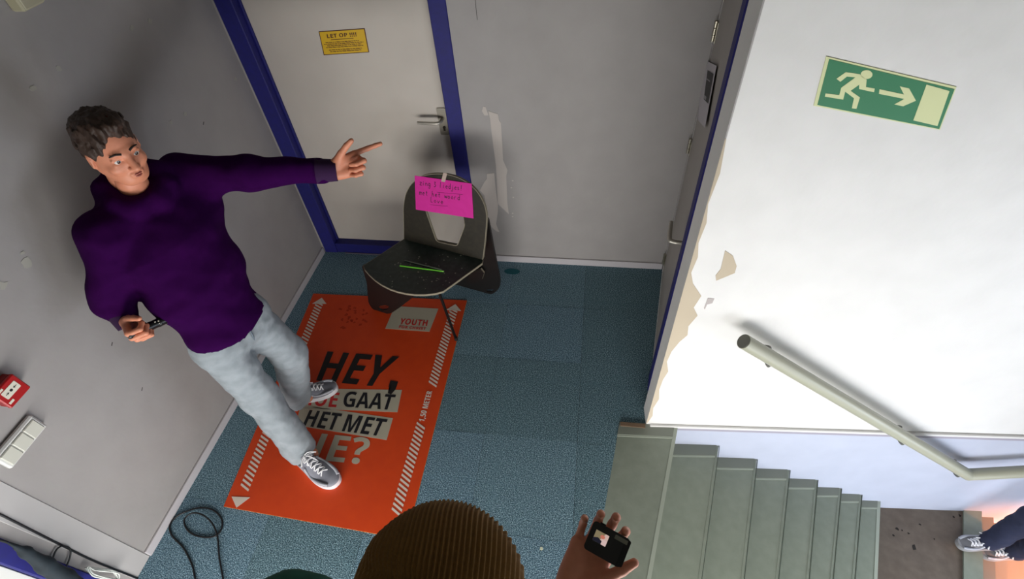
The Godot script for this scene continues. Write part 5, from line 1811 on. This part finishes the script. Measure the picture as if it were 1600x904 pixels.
func person_in_beanie() -> void:
	var root := thing("person", "person in brown ribbed beanie and green jacket seen from above, holding up an action camera", "person")
	var c := pt(687, 938, 0.80)
	var hxf := Transform3D(axes(Vector3(0.05, -0.12, -1.0), Vector3(0, 1, -0.1)), c + Vector3(0, -0.03, 0.01))
	var sl := pt(452, 984, 1.10)
	var sr := Vector3(c.x + 0.18, c.y - 0.30, c.z + 0.10)
	var wr := pt(893, 922, 1.21)
	var er := Vector3(wr.x + 0.02, wr.y - 0.14, wr.z + 0.20)
	var pelvis := Vector3(c.x - 0.02, 0.98, c.z + 0.13)
	var chest := Vector3(c.x - 0.01, c.y - 0.42, c.z + 0.10)
	var el := Vector3(sl.x - 0.08, sl.y - 0.3, sl.z + 0.02)
	var wl := Vector3(sl.x - 0.02, sl.y - 0.52, sl.z - 0.08)
	var legs := []
	for s in [-1.0, 1.0]:
		legs.append([pelvis + Vector3(0.095 * s, -0.06, 0), pelvis + Vector3(0.11 * s, -0.48, -0.01), pelvis + Vector3(0.12 * s, -0.88, 0.03)])
	var body := Shell.new()
	var f := Field.new(Vector3(c.x - 0.5, 0.02, c.z - 0.35), Vector3(c.x + 0.5, c.y, c.z + 0.4), 0.02)
	f.cap(pelvis, chest, 0.10, 0.11, 0.05, Vector3.RIGHT, 0.75)
	f.cap(sl, sr, 0.055, 0.055, 0.05)
	f.cap((sl + sr) / 2, c + Vector3(0, -0.12, 0.03), 0.055, 0.05, 0.03)
	for a in [[sl, el, wl], [sr, er, wr]]:
		f.cap(a[0], a[1], 0.045, 0.038, 0.03)
		f.cap(a[1], a[2], 0.038, 0.027, 0.02)
	for l in legs:
		f.cap(l[0], l[1], 0.075, 0.055, 0.04)
		f.cap(l[1], l[2], 0.055, 0.04, 0.03)
	f.mesh(body)
	head(body, hxf, 0.006)
	# right hand, palm up under the camera it holds
	var kn := pt(919, 871, 1.215)
	var n := -ray(937, 853).normalized()
	var b := axes(kn - wr, -n)
	hand(body, Transform3D(b, wr), [[0.5, 0.8, 0.5], [0.42, 0.8, 0.5], [0.42, 0.8, 0.5], [0.5, 0.75, 0.5]], 0.12, Vector3(0.62, -0.2, 0.85), 0.05, 1.08)
	hand(body, Transform3D(axes(Vector3(0, -0.9, -0.3), Vector3(-1, 0, 0)), wl), [[0.3, 0.4, 0.2], [0.3, 0.4, 0.2], [0.35, 0.4, 0.2], [0.4, 0.4, 0.2]], 0.05, Vector3(0.75, -0.35, 0.6), 0.2, 1.0)
	part("body", body.commit(), skin_mat(), root)
	face_parts(root, hxf, plain("hair_brown", Color(0.13, 0.085, 0.055), 0.7))
	# beanie: a stretched dome, ribs running front to back
	var bx := cam_basis.x
	var byax := Vector3(0.03, 0.93, 0.35).normalized()
	var bb := Basis(bx, (byax - bx * byax.dot(bx)).normalized(), Vector3.ZERO)
	bb.z = bb.x.cross(bb.y)
	var rows := 70
	var cols := 420
	var dome := Shell.new()
	var rad := Vector3(0.113, 0.122, 0.120)
	for i in rows + 1:
		var th := lerpf(0.02, 2.05, float(i) / rows)
		for k in cols + 1:
			var ph := TAU * k / cols
			# pole along the side-to-side axis would pinch the ribs; the pole is the crown
			var u := Vector3(sin(th) * cos(ph), cos(th), sin(th) * sin(ph))
			var p := u * rad
			if th > 1.62:
				p *= 1.0 + 0.04 * sin((th - 1.62) / 0.43 * PI)
			var rib := 0.0022 * cos(TAU * (p.x + 0.006 * sin(p.z * 21.0)) / 0.0062)
			var fold := -0.006 * exp(-pow((p.z + 0.035 + 0.22 * (p.x + 0.10) * (p.x + 0.10) - p.x * 0.12) / 0.010, 2.0)) * smoothstep(0.03, -0.03, p.x) * smoothstep(-0.105, -0.07, p.x)
			var puff := 0.004 * exp(-pow((p.z + 0.058 - p.x * 0.1) / 0.016, 2.0)) * smoothstep(0.04, -0.04, p.x) * smoothstep(-0.105, -0.07, p.x)
			dome.v.append(c + bb * (p + u * (rib + fold + puff)))
			dome.n.append(Vector3.UP)
	var w := cols + 1
	for i in rows:
		for k in cols:
			var q := i * w + k
			dome.ix.append_array(PackedInt32Array([q, q + w, q + 1, q + 1, q + w, q + w + 1]))
	for q in dome.v.size():
		var i := q / w
		var k := q % w
		var du := dome.v[i * w + (k + 1) % cols] - dome.v[i * w + (k - 1 + cols) % cols]
		var dv := dome.v[mini(i + 1, rows) * w + k] - dome.v[maxi(i - 1, 0) * w + k]
		var nn := du.cross(dv).normalized()
		if nn.dot(dome.v[q] - c) < 0:
			nn = -nn
		dome.n[q] = nn
	part("beanie", dome.commit(), textured("brown_knit", [Color(0.40, 0.28, 0.11), Color(0.48, 0.34, 0.14)], 0.06, 3, 4.0, 0.95), root)
	# jacket and trousers
	var g := Field.new(Vector3(c.x - 0.46, 0.82, c.z - 0.3), Vector3(c.x + 0.48, c.y - 0.08, c.z + 0.42), 0.014)
	g.cap(pelvis + Vector3(0, -0.06, 0), chest, 0.135, 0.14, 0.06, Vector3.RIGHT, 0.72)
	g.cap(chest, (sl + sr) / 2 + Vector3(0, -0.04, 0), 0.14, 0.09, 0.06, Vector3.RIGHT, 0.62)
	g.cap(sl, sr, 0.082, 0.078, 0.06)
	g.cap(sl, el, 0.078, 0.066, 0.04)
	g.cap(el, wl, 0.066, 0.05, 0.03)
	g.cap(sr, er, 0.076, 0.062, 0.04)
	g.cap(er, wr - (wr - er).normalized() * 0.02, 0.062, 0.043, 0.03)
	g.ell(c + Vector3(0.0, -0.225, 0.085), Vector3(0.105, 0.085, 0.105), 0.04)
	g.cap(c + Vector3(-0.05, -0.165, 0.10), c + Vector3(0.05, -0.165, 0.10), 0.045, 0.045, 0.03)
	g.rumple(noise(7.0, 3, 44), 0.011)
	g.cut(pelvis + Vector3(0, -0.08, 0), Vector3.DOWN)
	var js := Shell.new()
	g.mesh(js)
	part("jacket", js.commit(), textured("green_cloth", [Color(0.03, 0.29, 0.23), Color(0.045, 0.34, 0.28)], 0.03, 3, 2.0, 0.85), root)
	var t := Field.new(Vector3(c.x - 0.35, 0.04, c.z - 0.1), Vector3(c.x + 0.35, 1.08, c.z + 0.4), 0.014)
	t.cap(pelvis + Vector3(0, 0.04, 0), pelvis + Vector3(0, -0.06, 0), 0.118, 0.12, 0.05, Vector3.RIGHT, 0.72)
	for l in legs:
		t.cap(l[0], l[1], 0.094, 0.075, 0.05)
		t.cap(l[1], l[2] + Vector3(0, -0.03, 0), 0.075, 0.066, 0.04)
	t.cut(Vector3(0, 0.07, 0), Vector3.DOWN)
	var ts := Shell.new()
	t.mesh(ts)
	part("trousers", ts.commit(), plain("dark_trousers", Color(0.07, 0.075, 0.09), 0.9), root)
	for l in legs:
		var heel: Vector3 = Vector3(l[2].x, 0, l[2].z + 0.07)
		foot_at(root, heel, heel + Vector3(0.01, 0, -0.29), plain("dark_shoe", Color(0.09, 0.09, 0.1), 0.8), plain("dark_sole", Color(0.3, 0.3, 0.3), 0.8))
	# the camera in the hand
	var mid := pt(948, 849, 1.158)
	var ex := (pt(981, 851, 1.158) - pt(926, 838, 1.158))
	var ey := (pt(943, 826, 1.158) - pt(931, 860, 1.158))
	var nn := -ray(948, 849).normalized()
	var dx := (pt(975, 858, 1.158) - pt(930, 833, 1.158)).normalized()
	dx = (dx - nn * dx.dot(nn)).normalized()
	var cb := Basis(dx, nn.cross(dx), nn)
	var dev := thing("action_camera", "small black action camera with a lit rear screen, held in the beanie wearer's raised hand", "camera", Transform3D(cb, mid))
	var wdt := 0.076
	var hgt := 0.056
	part("case", prism_mesh(round_rect(wdt, hgt, 0.007), -0.016, 0.014), plain("camera_black", Color(0.015, 0.016, 0.02), 0.4), dev)
	part("grip_strip", prism_mesh(round_rect(0.012, hgt * 0.92, 0.004), -0.015, 0.015), plain("camera_rubber", Color(0.03, 0.03, 0.035), 0.8), dev, Transform3D(Basis.IDENTITY, Vector3(wdt * 0.46, 0, 0)))
	var scr := plain("screen_glow", Color(0.6, 0.52, 0.46), 0.3)
	scr.albedo_color = Color.BLACK
	scr.emission_enabled = true
	scr.emission_texture = screen_picture()
	scr.emission_energy_multiplier = 0.9
	var sm := PlaneMesh.new()
	sm.size = Vector2(0.027, 0.021)
	sm.orientation = PlaneMesh.FACE_Z
	part("screen", sm, scr, dev, Transform3D(Basis.IDENTITY, Vector3(-0.014, 0.004, 0.0146)))
	part("label_plate", prism_mesh(round_rect(0.026, 0.008, 0.001), 0.014, 0.0152), plain("label_grey", Color(0.42, 0.42, 0.37), 0.5), dev, Transform3D(Basis.IDENTITY, Vector3(0.022, 0.0195, 0)))
	part("button", prism_mesh(circle(Vector2.ZERO, 0.006, 0.006, 16), 0.0, 0.003), plain("camera_rubber", Color(0.03, 0.03, 0.035), 0.8), dev, Transform3D(Basis(Vector3.RIGHT, -PI / 2), Vector3(-0.02, hgt / 2, 0)))
	part("lens", prism_mesh(circle(Vector2.ZERO, 0.011, 0.011, 20), -0.026, -0.016), plain("lens_glass", Color(0.02, 0.02, 0.03), 0.1), dev, Transform3D(Basis.IDENTITY, Vector3(0.022, 0.01, 0)))

# a pale, blurred little picture: face-coloured patch, dark hair, light ground
func screen_picture() -> ImageTexture:
	var im := Image.create(54, 42, false, Image.FORMAT_RGB8)
	for y in 42:
		for x in 54:
			var p := Vector2(x / 54.0, y / 42.0)
			var col := Color(0.55, 0.5, 0.38)
			if p.x + p.y * 0.4 > 0.72:
				col = Color(0.86, 0.74, 0.70)
			if p.distance_to(Vector2(0.58, 0.34)) < 0.17:
				col = Color(0.82, 0.48, 0.40)
			if p.y > 0.55 + absf(p.x - 0.3) * 0.5 and p.x < 0.62:
				col = Color(0.10, 0.10, 0.16)
			if p.x > 0.62 and p.y > 0.5:
				col = Color(0.9, 0.78, 0.76)
			im.set_pixel(x, y, col)
	return ImageTexture.create_from_image(im)

func person_below() -> void:
	var ly := -1.03
	var root := thing("person", "person in navy trousers and grey shoes on the lower stair, cut off by the frame", "person")
	var f1 := fl(1519, 849, ly + 0.02)
	var f2 := fl(1556, 864, ly - 0.05)
	var pelvis := (f1 + f2) / 2 + Vector3(0.10, 0.0, 0.06)
	pelvis.y = ly + 0.86
	var legs := []
	for s in [[f1, -0.09], [f2, 0.09]]:
		var a: Vector3 = s[0] + Vector3(0.055, 0.09, 0.0)
		var h := pelvis + Vector3(0, -0.05, s[1])
		legs.append([h, (a + h) / 2 + Vector3(-0.04, 0, 0), a])
	var chest := pelvis + Vector3(0.02, 0.40, 0)
	var sh := pelvis + Vector3(0.02, 0.53, 0)
	var hc := pelvis + Vector3(0.0, 0.79, 0)
	var hxf := Transform3D(axes(Vector3(-1, -0.1, 0.05), Vector3.UP), hc)
	var body := Shell.new()
	var f := Field.new(pelvis + Vector3(-0.4, -0.95, -0.4), pelvis + Vector3(0.4, 0.75, 0.4), 0.022)
	f.cap(pelvis, chest, 0.095, 0.105, 0.05, Vector3.BACK, 0.75)
	f.cap(sh + Vector3(0, 0, -0.15), sh + Vector3(0, 0, 0.15), 0.055, 0.055, 0.05)
	f.cap(sh, hc + Vector3(0.02, -0.1, 0), 0.05, 0.05, 0.03)
	for s in [-1.0, 1.0]:
		f.cap(sh + Vector3(0, 0, 0.15 * s), sh + Vector3(0.02, -0.28, 0.175 * s), 0.042, 0.036, 0.03)
		f.cap(sh + Vector3(0.02, -0.28, 0.175 * s), sh + Vector3(-0.06, -0.50, 0.165 * s), 0.036, 0.026, 0.02)
	for l in legs:
		f.cap(l[0], l[1], 0.07, 0.05, 0.04)
		f.cap(l[1], l[2], 0.05, 0.038, 0.03)
	f.mesh(body)
	head(body, hxf, 0.006)
	for s in [-1.0, 1.0]:
		var b := axes(Vector3(-0.25, -1, 0), Vector3(0, 0, s))
		if s < 0:
			pass
		else:
			b.x = -b.x
		hand(body, Transform3D(b, sh + Vector3(-0.06, -0.50, 0.165 * s)), [[0.3, 0.4, 0.2], [0.3, 0.4, 0.2], [0.35, 0.4, 0.2], [0.4, 0.4, 0.2]])
	part("body", body.commit(), skin_mat(), root)
	face_parts(root, hxf, plain("hair_brown", Color(0.13, 0.085, 0.055), 0.7))
	var hf := Field.new(Vector3(-0.11, -0.1, -0.14), Vector3(0.11, 0.16, 0.14), 0.008)
	hf.ell(Vector3(0, 0.042, -0.016), Vector3(0.086, 0.098, 0.107), 0.02)
	hf.carve(Vector3(0, -0.02, 0.105), Vector3(0.075, 0.088, 0.062), 0.015)
	hf.carve(Vector3(0, -0.105, 0.03), Vector3(0.12, 0.085, 0.09), 0.015)
	var hs := Shell.new()
	hf.mesh(hs, hxf)
	part("hair", hs.commit(), plain("hair_brown", Color(0.13, 0.085, 0.055), 0.7), root)
	var g := Field.new(pelvis + Vector3(-0.35, -0.15, -0.4), pelvis + Vector3(0.35, 0.7, 0.4), 0.018)
	g.cap(pelvis + Vector3(0, -0.04, 0), chest, 0.125, 0.13, 0.06, Vector3.BACK, 0.74)
	g.cap(sh + Vector3(0, -0.02, -0.15), sh + Vector3(0, -0.02, 0.15), 0.08, 0.08, 0.06)
	for s in [-1.0, 1.0]:
		g.cap(sh + Vector3(0, -0.02, 0.15 * s), sh + Vector3(0.02, -0.28, 0.175 * s), 0.072, 0.06, 0.04)
		g.cap(sh + Vector3(0.02, -0.28, 0.175 * s), sh + Vector3(-0.055, -0.48, 0.165 * s), 0.06, 0.045, 0.03)
	g.cut(pelvis + Vector3(0, -0.08, 0), Vector3.DOWN)
	var gs := Shell.new()
	g.mesh(gs)
	part("jacket", gs.commit(), plain("grey_jacket", Color(0.2, 0.2, 0.22), 0.9), root)
	var t := Field.new(pelvis + Vector3(-0.35, -0.95, -0.35), pelvis + Vector3(0.35, 0.1, 0.35), 0.014)
	t.cap(pelvis + Vector3(0, 0.03, 0), pelvis + Vector3(0, -0.05, 0), 0.11, 0.115, 0.05, Vector3.BACK, 0.74)
	for l in legs:
		t.cap(l[0], l[1], 0.085, 0.066, 0.05)
		t.cap(l[1], l[2] + Vector3(0, -0.01, 0), 0.066, 0.052, 0.04)
	t.rumple(noise(8.0, 2, 77), 0.01)
	var ts := Shell.new()
	t.mesh(ts)
	part("trousers", ts.commit(), textured("navy_cloth", [Color(0.09, 0.11, 0.20), Color(0.11, 0.135, 0.24)], 0.03, 3, 2.0, 0.9), root)
	for l in legs:
		var heel: Vector3 = l[2] + Vector3(0.09, -0.088, 0)
		foot_at(root, heel, heel + Vector3(-0.25, 0, 0.02), plain("grey_shoe", Color(0.42, 0.42, 0.43), 0.8), plain("grey_sole", Color(0.5, 0.5, 0.5), 0.8))
